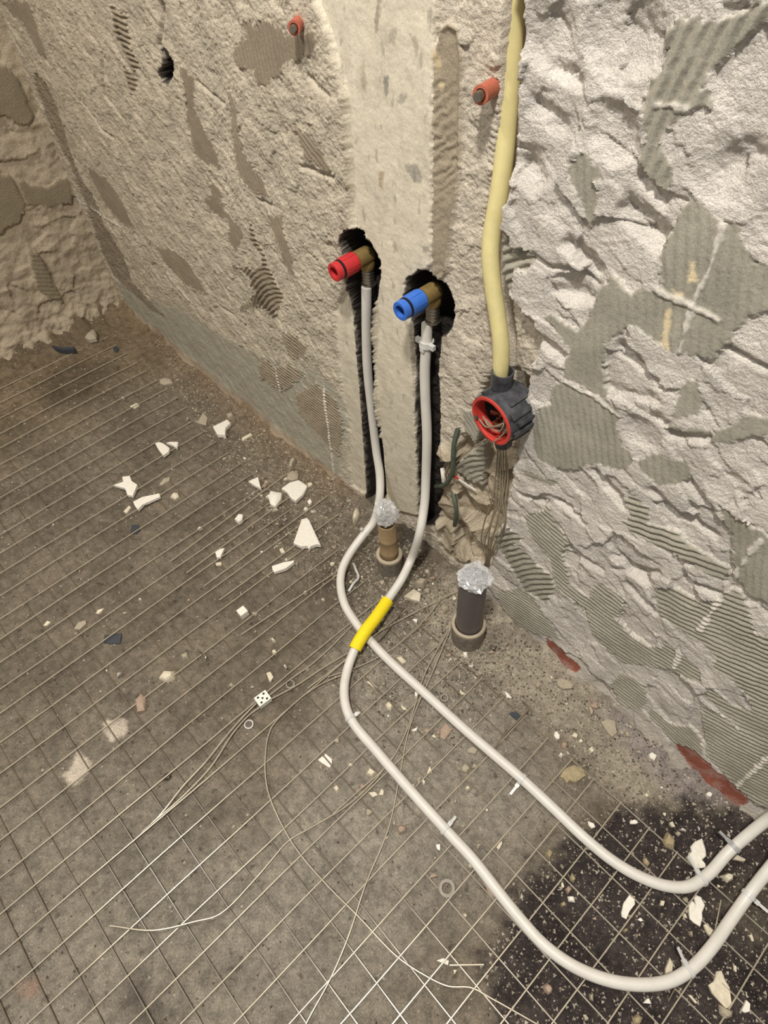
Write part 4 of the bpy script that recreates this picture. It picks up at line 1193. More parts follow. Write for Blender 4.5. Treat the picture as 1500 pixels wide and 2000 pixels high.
# cables hanging out of the box
for k in range(6):
    o = (k - 2.5) / 2.5
    P = [bot + np.array([0.007 * o, 0.003 * math.sin(k * 2.1), -0.026]), W(980 + 12 * o, 930, .436), W(975 + 15 * o + 3 * math.sin(k), 980, .428), W(968 + 22 * o + 5 * math.sin(2 * k), 1020, .424 + .004 * math.sin(k * 3)), W(957 + 17 * o, 1060, .425), W(953 + 4 * o, 1092, .430), W(950 + 5 * o, 1106, .437)]
    tg = MB().tube(smooth_path(P, 6), 0.00125, 6).build('hanging_cable', 'cable', None, base=True)
    tag(tg, 'thin grey-brown cable in the bundle hanging below the junction box', 'cable', 'bundle of cables below the junction box')
P = [W(948, 858, .400), W(928, 872, .415), W(905, 890, .43), W(892, 902, .438)]
tag(MB().tube(smooth_path(P, 5), 0.0009, 6).build('bare_wire', 'wire', None, base=True), 'thin bare wire slanting left from the junction box to the green cable', 'wire')
P = [W(894, 838, .446), W(888, 860, .438), W(885, 890, .434), W(884, 920, .434), W(877, 938, .438), W(866, 948, .446), W(852, 950, .456)]
tag(MB().tube(smooth_path(P, 6), 0.0042, 10).build('green_cable', 'green_cable', None, base=True), 'thick green-grey cable bending into the wall left of the junction box', 'cable')
P = [W(884, 962, .444), W(890, 985, .436), W(891, 1005, .434), W(888, 1026, .440)]
tag(MB().tube(smooth_path(P, 6), 0.0042, 10).build('green_cable', 'green_cable', None, base=True), 'short lower piece of green-grey cable in the broken plaster', 'cable')
P = [W(868, 935, .446), W(872, 920, .446), W(880, 905, .444)]
tag(MB().tube(smooth_path(P, 6), 0.0022, 8).build('thin_cable', 'cable', None, base=True), 'thin dark cable tucked behind the green cable', 'cable')
P = [W(886, 930, .442), W(896, 936, .440), W(908, 944, .442), W(930, 958, .446)]
q = thing('stripped_cable', tuple(P[0]), 'red and white stripped cable end right of the green cable', 'cable')
MB().tube(smooth_path(P[:2], 4), 0.002, 8).build('red_core', 'box_red', q)
MB().tube(smooth_path(P[1:], 4), 0.0014, 8).build('white_core', 'tie', q)
tag(MB().tube(smooth_path([W(864, 915, .447), W(866, 930, .444), W(867, 940, .446)], 4), 0.0042, 8, radii=None).build('plaster_lump', 'chip_white', None, base=True), 'white plaster lump in the cable hole left of the green cable', 'plaster lump')


def wall_plug(a, b, r, label):
    A, B = np.asarray(a), np.asarray(b)
    d = B - A
    L = np.linalg.norm(d)
    d = d / L
    root = thing('wall_plug', tuple(A), label, 'wall plug')
    MB().lathe(A, d, [(-0.012, r), (L, r * 1.06), (L, r * 0.72), (-0.010, r * 0.7)], 18, closed=True).build('sleeve', 'orange', root)
    MB().lathe(A, d, [(-0.01, r * 0.6), (L + r * 0.5, r * 0.62), (L + r * 0.9, r * 0.5)], 14).build('screw', 'steel', root)


wall_plug(W(964, 170, .452), W(938, 186, .424), .0085, 'orange wall plug with steel screw beside the yellow conduit')
wall_plug(W(584, 44, .436), W(574, 55, .418), .0075, 'orange wall plug with dark screw high on the left of the wall')

# ================================================================== DRAIN PIPE STUBS
def film(center, rx, ry, rz, seed, name, label, tail=None):
    r = np.random.default_rng(seed)
    nu, nv = 26, 18
    vs, fs = [], []
    for j in range(nv + 1):
        ph = math.pi * j / nv
        for i in range(nu):
            a = 2 * math.pi * i / nu
            d = np.array([math.cos(a) * math.sin(ph), math.sin(a) * math.sin(ph), math.cos(ph)])
            k = 0.78 + 0.5 * abs(float(perlin(np.array([d[0] * 2.3 + seed]), np.array([d[1] * 2.3 + d[2] * 1.7]))[0])) + 0.28 * float(perlin(np.array([d[0] * 5 + d[2] * 3]), np.array([d[1] * 5 + seed * 3.1 - d[2] * 2]))[0])
            vs.append(np.asarray(center) + d * np.array([rx, ry, rz]) * k)
    for j in range(nv):
        for i in range(nu):
            i2 = (i + 1) % nu
            fs.append((j * nu + i, j * nu + i2, (j + 1) * nu + i2, (j + 1) * nu + i))
    o = MB().add(vs, fs).build(name, 'film', None, False, base=True)
    return tag(o, label, 'plastic film')


gb = F(913, 1243, 0.0)
gp = thing('drain_pipe', (gb[0], gb[1], 0), 'dark grey plastic drain pipe stub standing near the right wall', 'pipe')
MB().lathe(gb, (0, 0, 1), [(0.0, 0.0245), (0.205, 0.0245), (0.205, 0.0225), (0.02, 0.0225)], 32, closed=True).build('shaft', 'grey_pvc', gp)
MB().lathe(gb, (0, 0, 1), [(-0.01, 0.0315), (0.030, 0.0315), (0.034, 0.0325), (0.050, 0.0325), (0.050, 0.0262), (-0.01, 0.0262)], 32, closed=True).build('collar', 'grey_pvc_old', gp)
MB().lathe(gb, (0, 0, 1), [(0.049, 0.0250), (0.049, 0.0322), (0.053, 0.0318), (0.054, 0.0270), (0.051, 0.0250)], 32, closed=True).build('seal_ring', 'seal', gp)
tp = gb + np.array([0.002, 0, 0.212])
film(tp, 0.031, 0.031, 0.020, 5, 'plastic_film', 'crumpled clear plastic film stuffed into the dark grey drain pipe')

bb_ = F(762, 1106, 0.0)
bp_ = thing('drain_pipe', (bb_[0], bb_[1], 0), 'brown plastic drain pipe stub between the two white pipes', 'pipe')
MB().lathe(bb_, (0, 0, 1), [(0.0, 0.0175), (0.055, 0.0178), (0.057, 0.0186), (0.062, 0.0186), (0.064, 0.0178), (0.098, 0.0178), (0.100, 0.0186), (0.104, 0.0186), (0.106, 0.0178), (0.150, 0.0178), (0.150, 0.0155), (0.01, 0.0155)], 28, closed=True).build('shaft', 'brown_pvc', bp_)
MB().lathe(bb_, (0, 0, 1), [(-0.01, 0.0265), (0.030, 0.0265), (0.034, 0.0275), (0.044, 0.0275), (0.044, 0.0200), (-0.01, 0.0200)], 28, closed=True).build('collar', 'grey_pvc_old', bp_)
MB().lathe(bb_, (0, 0, 1), [(0.043, 0.0182), (0.043, 0.0272), (0.047, 0.0268), (0.048, 0.0205), (0.045, 0.0182)], 28, closed=True).build('seal_ring', 'seal', bp_)
film(bb_ + np.array([0.0, 0, 0.180]), 0.026, 0.026, 0.034, 9, 'plastic_film', 'crumpled clear plastic film stuffed into the brown drain pipe')


# ================================================================== DEBRIS ON THE FLOOR
def chip_mesh(P, z0, th, dome, r):
    """P: outline on the floor (n,2)"""
    P = np.asarray(P, float)
    area = 0.5 * np.sum(P[:, 0] * np.roll(P[:, 1], -1) - np.roll(P[:, 0], -1) * P[:, 1])
    if area < 0:
        P = P[::-1]
    n = len(P)
    c = P.mean(0)
    mb = MB()
    tilt = r.uniform(-0.03, 0.03, 2)
    zt = lambda q, k: z0 + th * k + (q - c) @ tilt
    bot = [(*(c + (p - c) * 1.02), z0 - 0.003) for p in P]
    mid = [(*p, zt(p, r.uniform(0.75, 1.0))) for p in P]
    inn = [(*(c + (p - c) * (0.62 if dome else 0.86)), zt(p, (1.5 if dome else 1.06) + r.uniform(-.1, .1))) for p in P]
    vs = bot + mid + inn + [(*c, zt(c, 1.7 if dome else 1.08))]
    fs = []
    for i in range(n):
        j = (i + 1) % n
        fs += [(i, j, n + j, n + i), (n + i, n + j, 2 * n + j, 2 * n + i), (2 * n + i, 2 * n + j, 3 * n)]
    fs.append(tuple(range(n))[::-1])
    return mb.add(vs, fs)


def chip(pts, mat, label, th=0.005, dome=False, name='plaster_chip', cat='plaster chip'):
    P0 = np.array([F(*p, 0.0)[:2] for p in pts])
    z0 = fz(*P0.mean(0)) - 0.001
    if mat == 'chip_white' and P0[:, 0].mean() < -0.45:
        z0 = 0.0045   # lies on the wires
    P = np.array([F(*p, z0 + th)[:2] for p in pts])
    o = chip_mesh(P, z0, th, dome, rng).build(name, mat, None, smooth=dome, base=True)
    return tag(o, label, cat)


a = lambda p: crop(0, 600, 3.75, p)
b = lambda p: crop(400, 850, 5, p)
c_ = lambda p: crop(0, 1000, 3.75, p)
d_ = lambda p: crop(600, 1400, 5, p)
e_ = lambda p: crop(700, 1100, 5, p)
f_ = lambda p: crop(900, 1400, 5, p)
g_ = lambda p: crop(1200, 1400, 5, p)
h_ = lambda p: crop(1200, 1700, 5, p)
k_ = lambda p: crop(900, 1700, 5, p)
m_ = lambda p: crop(400, 1100, 5, p)
WC, CC, GC, OC, PC = 'chip_white', 'chip_cream', 'chip_grey', 'chip_ochre', 'chip_pink'
chip(a([(830, 1300), (900, 1275), (895, 1240), (950, 1235), (965, 1270), (1005, 1300), (970, 1380), (930, 1370), (915, 1325)]), WC, 'white tile chip shaped like a small bird at the left')
chip(a([(975, 1425), (1040, 1390), (1165, 1360), (1170, 1385), (1050, 1440), (1010, 1480), (985, 1450)]), WC, 'long white chip just below the bird-shaped chip')
chip(a([(905, 1495), (945, 1450), (960, 1465), (925, 1510)]), CC, 'small cream chip touching the end of the long white chip')
chip(a([(1245, 1385), (1270, 1358), (1300, 1358), (1310, 1385), (1280, 1405)]), CC, 'small rounded pale stone right of the long white chip', .006, True)
chip(a([(1165, 1295), (1200, 1250), (1245, 1240), (1240, 1270), (1180, 1305)]), GC, 'flat beige pebble right of the bird-shaped chip', .005, True, 'pebble', 'pebble')
chip(a([(1135, 995), (1165, 985), (1200, 1000), (1240, 1030), (1235, 1055), (1195, 1085), (1160, 1040)]), WC, 'white chip with crumbled edge above the bird-shaped chip')
chip(a([(1215, 990), (1250, 985), (1305, 985), (1295, 1030), (1265, 1010)]), WC, 'small angular white chip beside the crumbled one')
chip(a([(950, 725), (1005, 700), (1020, 715), (985, 740)]), CC, 'tiny cream chip on the far part of the mesh')
chip(a([(1170, 530), (1205, 512), (1250, 525), (1265, 550), (1200, 568), (1170, 555)]), GC, 'flat grey stone at the far left near the wall foot', .006, True, 'pebble', 'pebble')
chip(a([(640, 190), (690, 155), (705, 190), (700, 225), (650, 235), (620, 220)]), GC, 'brown mortar lump at the far corner of the floor', .010, True, 'mortar_lump', 'mortar')
chip(b([(945, 815), (995, 800), (1020, 830), (1130, 1070), (1090, 1065), (1040, 1080), (1015, 1115), (1000, 1080), (940, 1085), (865, 1050)]), WC, 'largest triangular white tile chip left of the hot pipe', .006)
chip(b([(750, 520), (830, 460), (915, 435), (1000, 490), (960, 570), (885, 640), (840, 610), (800, 550)]), WC, 'broad five-sided white tile chip near the wall foot', .006)
chip(b([(800, 430), (805, 370), (860, 345), (915, 380), (905, 425), (850, 440)]), GC, 'grey-beige stone above the five-sided white chip', .008, True, 'pebble', 'pebble')
chip(b([(620, 600), (640, 540), (700, 550), (750, 560), (740, 620), (690, 690), (640, 670)]), WC, 'crumbly white lump left of the five-sided white chip', .008, True)
chip(b([(425, 445), (520, 405), (550, 520), (480, 485)]), WC, 'narrow white triangular chip left of the crumbly lump')
chip(b([(290, 815), (330, 765), (370, 775), (365, 820), (330, 850)]), WC, 'small blocky white chip between two mesh wires', .008)
chip(b([(655, 1275), (760, 1240), (870, 1220), (870, 1240), (790, 1300), (680, 1335), (660, 1310)]), WC, 'wedge-shaped white chip below the largest triangular chip', .006)
chip(b([(100, 1140), (150, 1108), (190, 1100), (150, 1190), (115, 1190)]), WC, 'small white arrowhead chip on the mesh overlap')
chip(b([(105, 1245), (160, 1235), (165, 1265), (110, 1270)]), CC, 'tiny white chip just below the arrowhead chip')
chip(b([(725, 1110), (760, 1095), (785, 1145), (745, 1150)]), CC, 'tiny pale chip left of the largest triangular chip tip')
chip(b([(1000, 640), (1030, 620), (1045, 650), (1020, 675)]), WC, 'tiny white diamond chip below the five-sided chip', .006)
chip(b([(820, 300), (830, 240), (880, 215), (888, 240), (850, 300)]), GC, 'upright beige flake against the left foot of the wall', .008, True)
chip(b([(1440, 790), (1460, 730), (1500, 695), (1515, 760), (1490, 810), (1450, 860)]), CC, 'pale stone left of the brown drain pipe', .010, True, 'pebble', 'pebble')
chip(b([(360, 45), (420, 0), (445, 0), (380, 45)]), CC, 'thin pale splinter near the left wall foot')
chip(b([(1000, 470), (1040, 455), (1050, 480), (1010, 505)]), CC, 'tiny cream chip at the right tip of the five-sided chip')
chip(C5([(890, 605), (950, 575), (965, 590), (945, 612), (942, 640), (910, 640)]), WC, 'white chip pair nearest the left wall foot', .007)
chip(C5([(945, 552), (975, 548), (978, 562), (955, 575)]), GC, 'small grey stone behind the white chip pair', .008, True, 'pebble', 'pebble')
chip(C5([(825, 590), (850, 545), (868, 570), (862, 600)]), GC, 'thin translucent grey flake left of the white chip pair', .004)
chip(C5([(1010, 655), (1050, 632), (1056, 642), (1020, 662)]), CC, 'small elongated cream chip right of the white chip pair')
chip(c_([(540, 855), (570, 810), (625, 790), (630, 815), (580, 860)]), GC, 'flat angular beige stone on the left of the mesh', .008, False, 'pebble', 'pebble')
chip(c_([(315, 830), (345, 795), (370, 805), (340, 832)]), CC, 'tiny cream crumb left of the angular beige stone')
chip(c_([(700, 740), (715, 715), (760, 703), (745, 725), (720, 748)]), CC, 'small crooked cream chip right of the angular beige stone')
chip(c_([(1160, 1215), (1200, 1160), (1275, 1165), (1270, 1210), (1220, 1238)]), CC, 'rough cream mortar lump in a floor crack at left', .010, True, 'mortar_lump', 'mortar')
chip(c_([(985, 1380), (1030, 1330), (1065, 1360), (1060, 1450), (1000, 1460)]), PC, 'pinkish oval stone left of the terminal block', .008, True, 'pebble', 'pebble')
chip(c_([(1320, 1050), (1370, 1020), (1380, 1065), (1340, 1080)]), GC, 'small grey lump above the cream mortar lump', .007, True, 'mortar_lump', 'mortar')
chip(d_([(105, 420), (180, 360), (240, 410), (240, 470), (215, 495), (150, 455)]), WC, 'white chip pinned under a mesh wire left of the outer pipe', .003)
chip(d_([(250, 690), (290, 660), (318, 700), (290, 742)]), CC, 'cream chip below the one pinned under the wire', .005, True)
chip(d_([(570, 560), (610, 490), (680, 540), (640, 585)]), CC, 'crumbled plaster heap against the outer pipe', .007, True)
chip(d_([(600, 740), (660, 730), (695, 760), (640, 785)]), CC, 'flat cream chip below the crumbled heap')
chip(d_([(700, 760), (725, 700), (748, 720), (745, 765)]), CC, 'small upright cream chip right of the flat one')
chip(d_([(1300, 130), (1350, 60), (1420, 120), (1340, 222), (1300, 200)]), PC, 'brick-coloured rectangular chip between the two floor pipes', .006)
chip(d_([(870, 1090), (910, 1050), (965, 1070), (960, 1120), (900, 1150)]), PC, 'brown lump between the straight loose wire and outer pipe', .007, True, 'mortar_lump', 'mortar')
chip(e_([(440, 320), (540, 250), (610, 290), (600, 370), (520, 350)]), CC, 'large flat plaster piece right of the yellow sleeve', .009)
chip(e_([(540, 190), (600, 140), (680, 160), (640, 220), (560, 225)]), GC, 'beige rubble lump behind the large flat piece', .012, True, 'mortar_lump', 'mortar')
chip(e_([(800, 420), (880, 400), (890, 450), (840, 482)]), GC, 'pale stone left of the grey drain pipe collar', .009, True, 'pebble', 'pebble')
chip(e_([(260, 1380), (300, 1340), (340, 1390), (320, 1430), (280, 1420)]), CC, 'round white stone between the floor pipes below the crossing', .006, True, 'pebble', 'pebble')
chip(e_([(370, 920), (420, 910), (468, 960), (430, 982)]), CC, 'cream chip touching the upper edge of the inner pipe', .006)
chip(e_([(75, 1155), (110, 1140), (190, 1220), (150, 1212)]), CC, 'crooked cream chip left of the inner pipe below the crossing', .006)
chip(f_([(0, 490), (25, 460), (60, 455), (100, 500), (65, 550), (5, 530)]), GC, 'grey rounded stone between the parallel floor pipes', .008, True, 'pebble', 'pebble')
chip(f_([(40, 690), (75, 665), (98, 700), (60, 725)]), CC, 'small white stone below the grey rounded stone', .006, True, 'pebble', 'pebble')
chip(f_([(60, 320), (120, 285), (165, 320), (140, 360), (70, 350)]), GC, 'flat grey flake just under the inner pipe', .005)
chip(f_([(1080, 180), (1110, 150), (1145, 175), (1130, 205)]), CC, 'angular white crumb above the mesh edge', .006)
chip(f_([(1150, 230), (1180, 212), (1195, 240), (1170, 252)]), CC, 'smaller crumb beside the angular white crumb', .005)
chip(f_([(915, 150), (940, 140), (965, 180), (965, 212), (940, 215), (912, 185)]), WC, 'hook-shaped white crumb above the mesh edge wire', .005)
chip(f_([(955, 370), (975, 345), (1005, 370), (985, 396)]), WC, 'round white crumb just below the mesh edge wire', .006, True)
chip(f_([(1250, 310), (1280, 285), (1305, 330), (1280, 350)]), CC, 'yellowish white crumb right of the others near the wall', .006)
chip(f_([(970, 580), (1000, 520), (1050, 490), (1110, 470), (1190, 510), (1220, 570), (1180, 600), (1120, 640), (1070, 620), (1040, 645), (1010, 600)]), OC, 'ochre mortar blot below the mesh edge wire', .005, True, 'mortar_lump', 'mortar')
chip(f_([(1240, 1015), (1300, 1040), (1315, 1075), (1280, 1090), (1250, 1060)]), WC, 'white chip just above the inner pipe in the damp area', .005)
chip(f_([(345, 1270), (380, 1225), (402, 1210), (405, 1240), (370, 1302)]), CC, 'slim pale chip above the outer pipe', .005)
chip(f_([(825, 1340), (860, 1285), (905, 1320), (870, 1390)]), OC, 'small ochre lump between the floor pipes at the damp edge', .006, True, 'mortar_lump', 'mortar')
chip(f_([(75, 1440), (95, 1420), (130, 1460), (105, 1480), (80, 1470)]), CC, 'white crumb just above the outer pipe tie', .006, True)
chip(g_([(705, 1370), (760, 1310), (745, 1270), (790, 1215), (860, 1185), (895, 1290), (900, 1360), (850, 1400), (895, 1450), (890, 1470), (800, 1480), (740, 1440)]), WC, 'large jagged white chip inside the inner pipe bend', .006)
chip(g_([(480, 1200), (520, 1120), (560, 1150), (595, 1210), (580, 1290), (510, 1260)]), OC, 'olive stone left of the large jagged white chip', .010, True, 'pebble', 'pebble')
chip(g_([(150, 1020), (200, 1000), (235, 1030), (215, 1045), (160, 1045)]), WC, 'mint-white chip on the dark damp floor by the mesh corner', .005)
chip(g_([(540, 1030), (570, 1020), (597, 1075), (560, 1075)]), CC, 'slim white chip on the damp floor above the olive stone', .005)
chip(g_([(1160, 1390), (1200, 1345), (1285, 1390), (1270, 1412)]), CC, 'cream chip sticking out below the inner pipe at right', .006)
chip(g_([(285, 1380), (300, 1368), (350, 1430), (330, 1460), (290, 1430)]), OC, 'dull ochre chip inside the inner pipe bend', .006, True)
chip(g_([(340, 360), (370, 345), (415, 375), (395, 422), (350, 400)]), WC, 'white chip near the red paint at the right wall foot', .006)
chip(g_([(900, 745), (930, 730), (960, 750), (945, 780), (910, 770)]), WC, 'white crumb below the red paint strip at right', .006)
chip(g_([(295, 760), (315, 742), (340, 770), (320, 782)]), CC, 'small cream crumb at the edge of the damp area', .005)
chip(h_([(70, 410), (90, 320), (150, 235), (200, 270), (205, 330), (150, 400), (120, 475), (75, 450)]), WC, 'tall white flake leaning on a mesh wire between the pipe bends', .005)
chip(h_([(730, 400), (725, 310), (755, 285), (798, 340), (775, 260), (800, 240), (850, 260), (885, 340), (860, 410), (865, 470), (840, 545), (780, 510), (740, 470)]), WC, 'forked white flake between the two pipe bends', .006)
chip(h_([(875, 530), (910, 515), (965, 590), (950, 660), (900, 600)]), CC, 'slim cream flake right below the forked flake', .005)
chip(h_([(500, 960), (545, 850), (570, 900), (565, 1010), (530, 1030), (500, 1010)]), CC, 'cream flake just inside the outer pipe bend', .006)
chip(h_([(920, 1120), (975, 1080), (1000, 985), (1050, 980), (1090, 1080), (1130, 1140), (1150, 1320), (1090, 1350), (1040, 1290), (960, 1200)]), CC, 'largest cream flake outside the outer pipe bend', .006)
chip(h_([(1240, 1370), (1290, 1265), (1330, 1300), (1325, 1380), (1280, 1392)]), WC, 'ragged white flake at the bottom right corner', .006)
chip(h_([(1030, 1310), (1090, 1340), (1160, 1380), (1150, 1430), (1090, 1450), (1040, 1400)]), GC, 'grey stone touching the lower end of the largest cream flake', .007, True, 'pebble', 'pebble')
chip(h_([(1040, 50), (1110, 20), (1165, 40), (1160, 90), (1110, 115)]), CC, 'cream chip right of the inner pipe bend tie', .007, True)
chip(h_([(180, 1440), (230, 1400), (280, 1440), (250, 1500), (200, 1510)]), OC, 'ochre stone at the bottom edge below the outer pipe', .007, True, 'pebble', 'pebble')
chip(h_([(1320, 630), (1345, 620), (1365, 690), (1345, 695)]), CC, 'thin pale splinter right of the outer pipe', .004)
chip(h_([(1165, 920), (1190, 930), (1195, 995), (1170, 980)]), CC, 'slim pale crumb above the largest cream flake', .005)
chip(h_([(720, 1215), (745, 1215), (810, 1290), (795, 1300)]), CC, 'thin slanted splinter under the outer pipe bend', .004)
chip(h_([(80, 590), (110, 560), (140, 580), (110, 606)]), OC, 'ochre crumb beside the tall white flake', .005, True)
chip(h_([(225, 480), (255, 460), (285, 490), (260, 500)]), WC, 'tiny white crumb right below the tall white flake', .004)
chip(h_([(450, 340), (455, 290), (495, 300), (480, 345)]), CC, 'tiny cream crumb left of the forked flake', .005)
chip(k_([(1065, 60), (1090, 20), (1125, 80), (1105, 115), (1070, 95)]), OC, 'oval ochre stone between the pipes left of the tall flake', .007, True, 'pebble', 'pebble')
chip(k_([(980, 120), (1000, 115), (1012, 165), (985, 168)]), CC, 'slim pale crumb next to a small orange-brown stone', .005)
chip(k_([(1020, 180), (1050, 145), (1090, 180), (1050, 232)]), PC, 'orange-brown stone between the pipe bends', .006, True, 'pebble', 'pebble')
chip(k_([(800, 1130), (845, 1095), (885, 1125), (900, 1155), (890, 1190), (860, 1215), (820, 1180)]), PC, 'tan oval stone on the damp floor below the outer pipe', .008, True, 'pebble', 'pebble')
chip(k_([(975, 320), (1010, 298), (1032, 340), (990, 356)]), OC, 'ochre crumb pair above the outer pipe', .006, True)
chip(k_([(215, 110), (255, 80), (350, 190), (330, 262), (290, 250)]), PC, 'brick-coloured flat piece under the outer pipe at the damp edge', .004)
chip(k_([(15, 430), (45, 412), (68, 440), (45, 465)]), CC, 'pale crumb at the left edge of the damp area', .005, True)
chip(crop(600, 1700, 5, [(1260, 880), (1330, 855), (1385, 880), (1375, 925), (1320, 905)]), WC, 'mint-white flake beside the short wire offcut', .004)
chip(crop(600, 1700, 5, [(1425, 970), (1465, 968), (1440, 1018)]), CC, 'tiny triangular flake below the mint-white flake', .004)
chip(crop(900, 1200, 5, [(935, 640), (970, 615), (1050, 640), (1110, 680), (1080, 720), (1000, 725), (950, 690)]), GC, 'flat mortar slab below the small red paint triangle', .008, False, 'mortar_lump', 'mortar')
chip(crop(900, 1200, 5, [(1370, 1045), (1440, 1020), (1510, 1040), (1530, 1150), (1480, 1195), (1420, 1130)]), GC, 'curled mortar flake near the middle of the right wall foot', .007, False, 'mortar_lump', 'mortar')
chip(crop(900, 1200, 5, [(430, 745), (470, 780), (500, 815), (450, 810)]), WC, 'white scrap on the bright edge wire', .004)
chip(m_([(600, 1070), (640, 1060), (670, 1110), (635, 1165)]), CC, 'worn plaster flake above the terminal block', .003)
chip(m_([(655, 850), (690, 838), (706, 870), (690, 890), (660, 880)]), CC, 'pale crumb above the worn plaster flake', .006, True)
chip(m_([(640, 735), (665, 725), (692, 755), (670, 768)]), CC, 'tiny pale crumb in the middle of the left mesh', .006, True)
chip(m_([(232, 1190), (262, 1165), (295, 1190), (262, 1215)]), GC, 'beige pebble left of the terminal block', .006, True, 'pebble', 'pebble')
chip(m_([(770, 1000), (785, 988), (798, 1005), (780, 1014)]), WC, 'tiny white bead-like crumb above the clear ring', .005, True)
chip(m_([(980, 1050), (1010, 1010), (1030, 1030), (1000, 1062)]), GC, 'grey crumb right of the clear ring', .006, True)
chip(m_([(960, 290), (985, 262), (1003, 275), (985, 300)]), CC, 'small cream crumb left of the hot pipe bend', .006, True)
chip(m_([(1135, 355), (1160, 340), (1175, 355), (1155, 370)]), CC, 'tiny cream crumb closest to the hot pipe bend', .006, True)

# white cube
q = F(474, 1196, 0.006)
e1 = F(482, 1187, 0) - F(467, 1198, 0)
e1 /= np.linalg.norm(e1)
e2 = np.array([-e1[1], e1[0], 0])
tag(MB().box((q[0], q[1], 0.005), e1 * 0.0085, e2 * 0.0085, (0, 0, 0.0075)).build('spacer_cube', 'chip_white', None, False, base=True), 'small clean white cube on the left mesh', 'spacer')
# slate tags
for pts, lb in ((c_([(755, 955), (765, 900), (890, 888), (880, 962), (800, 965)]), 'dark slate scrap under a mesh wire at the left edge'),
                (c_([(955, 150), (965, 95), (1015, 92), (1025, 130), (1000, 160)]), 'small dark scrap left of the long white chip'),
                (a([(825, 300), (850, 285), (870, 300), (862, 325), (840, 325)]), 'tiny dark clip on a wire end at the far corner'),
                (crop(900, 1200, 5, [(470, 965), (500, 950), (580, 960), (600, 985), (560, 1045), (510, 1005)]), 'dark slate scrap at the bright mesh edge wire')):
    chip(pts, 'slate', lb, .0035, False, 'slate_scrap', 'scrap')
chip(a([(380, 280), (440, 295), (545, 290), (540, 305), (450, 308), (400, 300)]), 'slate', 'black sliver lying on the rubble by the end wall', .012, False, 'sliver', 'scrap')


tag(MB().tube(smooth_path([F(388, 1272, .003), F(397, 1278, .008), F(402, 1284, .007), F(400, 1291, .004), F(407, 1297, .003)], 4), 0.0016, 6).build('metal_clip', 'steel', None, base=True), 'small bent shiny metal clip lying left of the terminal block', 'metal clip')


# plastic rings and grommet
def ring(px, r, t, h, mat, label, name='plastic_ring'):
    p = F(*px, 0.003)
    z = fz(p[0], p[1])
    o = MB().lathe((p[0], p[1], z - 0.001), (0, 0, 1), [(0, r), (h, r), (h, r - t), (0, r - t)], 24, closed=True).build(name, mat, None, base=True)
    return tag(o, label, 'ring')


ring((566, 1334), .0085, .0022, .004, 'clear', 'clear plastic ring beside the upper lead of the terminal block')
ring((485, 1413), .0085, .0020, .005, 'tie', 'pale plastic ring left below the terminal block')
ring((868, 1363), .0072, .0018, .008, 'clear', 'clear plastic ring at the upper edge of the inner floor pipe')
p = F(869, 1733, 0)
gm = thing('grommet', (p[0], p[1], 0), 'pale plastic grommet with flange on the near mesh', 'grommet')
axg = np.array([0.35, 0.05, 1.0])
MB().lathe((p[0], p[1], -0.003), axg, [(0, .0118), (0.010, .0118), (0.010, .0075), (0, .0075)], 24, closed=True).build('barrel', 'chip_grey', gm)
MB().lathe((p[0] + .003, p[1], 0.007), axg, [(0, .0128), (0.003, .0125), (0.003, .0082), (0, .0082)], 24, closed=True).build('flange', 'clear', gm)

# loose crumbs, one by one
crumb_me = []
for k in range(8):
    n = 6
    ang = np.sort(rng.uniform(0, 2 * np.pi, n))
    P = np.stack([np.cos(ang), np.sin(ang)], 1) * rng.uniform(0.6, 1.0, (n, 1))
    mb = chip_mesh(P, 0.0, rng.uniform(0.5, 0.9), k % 2 == 0, rng)
    me = bpy.data.meshes.new('plaster_crumb')
    me.from_pydata(mb.v, [], mb.f)
    crumb_me.append(me)
zones = [([(440, 860), (560, 850), (680, 960), (690, 1100), (560, 1130), (430, 1000)], 46, 'chip_cream', 'small plaster crumb in the debris along the left wall foot', 'crumbs along the left wall foot'),
         (GRAVEL, 96, 'chip_cream', 'small plaster crumb in the rubble around the drain pipes', 'crumbs around the drain pipes'),
         ([(1020, 1260), (1150, 1340), (1380, 1540), (1200, 1570), (1060, 1420)], 34, 'chip_cream', 'small pale crumb on the grey dust by the right wall foot', 'crumbs by the right wall foot'),
         (DAMP[1:17] + [(1000, 1990), (1480, 1990)], 46, 'chip_cream', 'small pale crumb on the dark damp floor', 'crumbs on the damp floor'),
         ([(0, 800), (300, 700), (450, 850), (560, 1250), (400, 1350), (0, 1300)], 34, 'chip_cream', 'tiny crumb scattered between the left mesh wires', 'crumbs on the left mesh'),
         ([(680, 1330), (860, 1430), (1000, 1560), (900, 1800), (700, 1640), (600, 1450)], 40, 'chip_cream', 'small pale crumb on the floor around the parallel pipes', 'crumbs around the parallel pipes')]
crumb_mats = {}
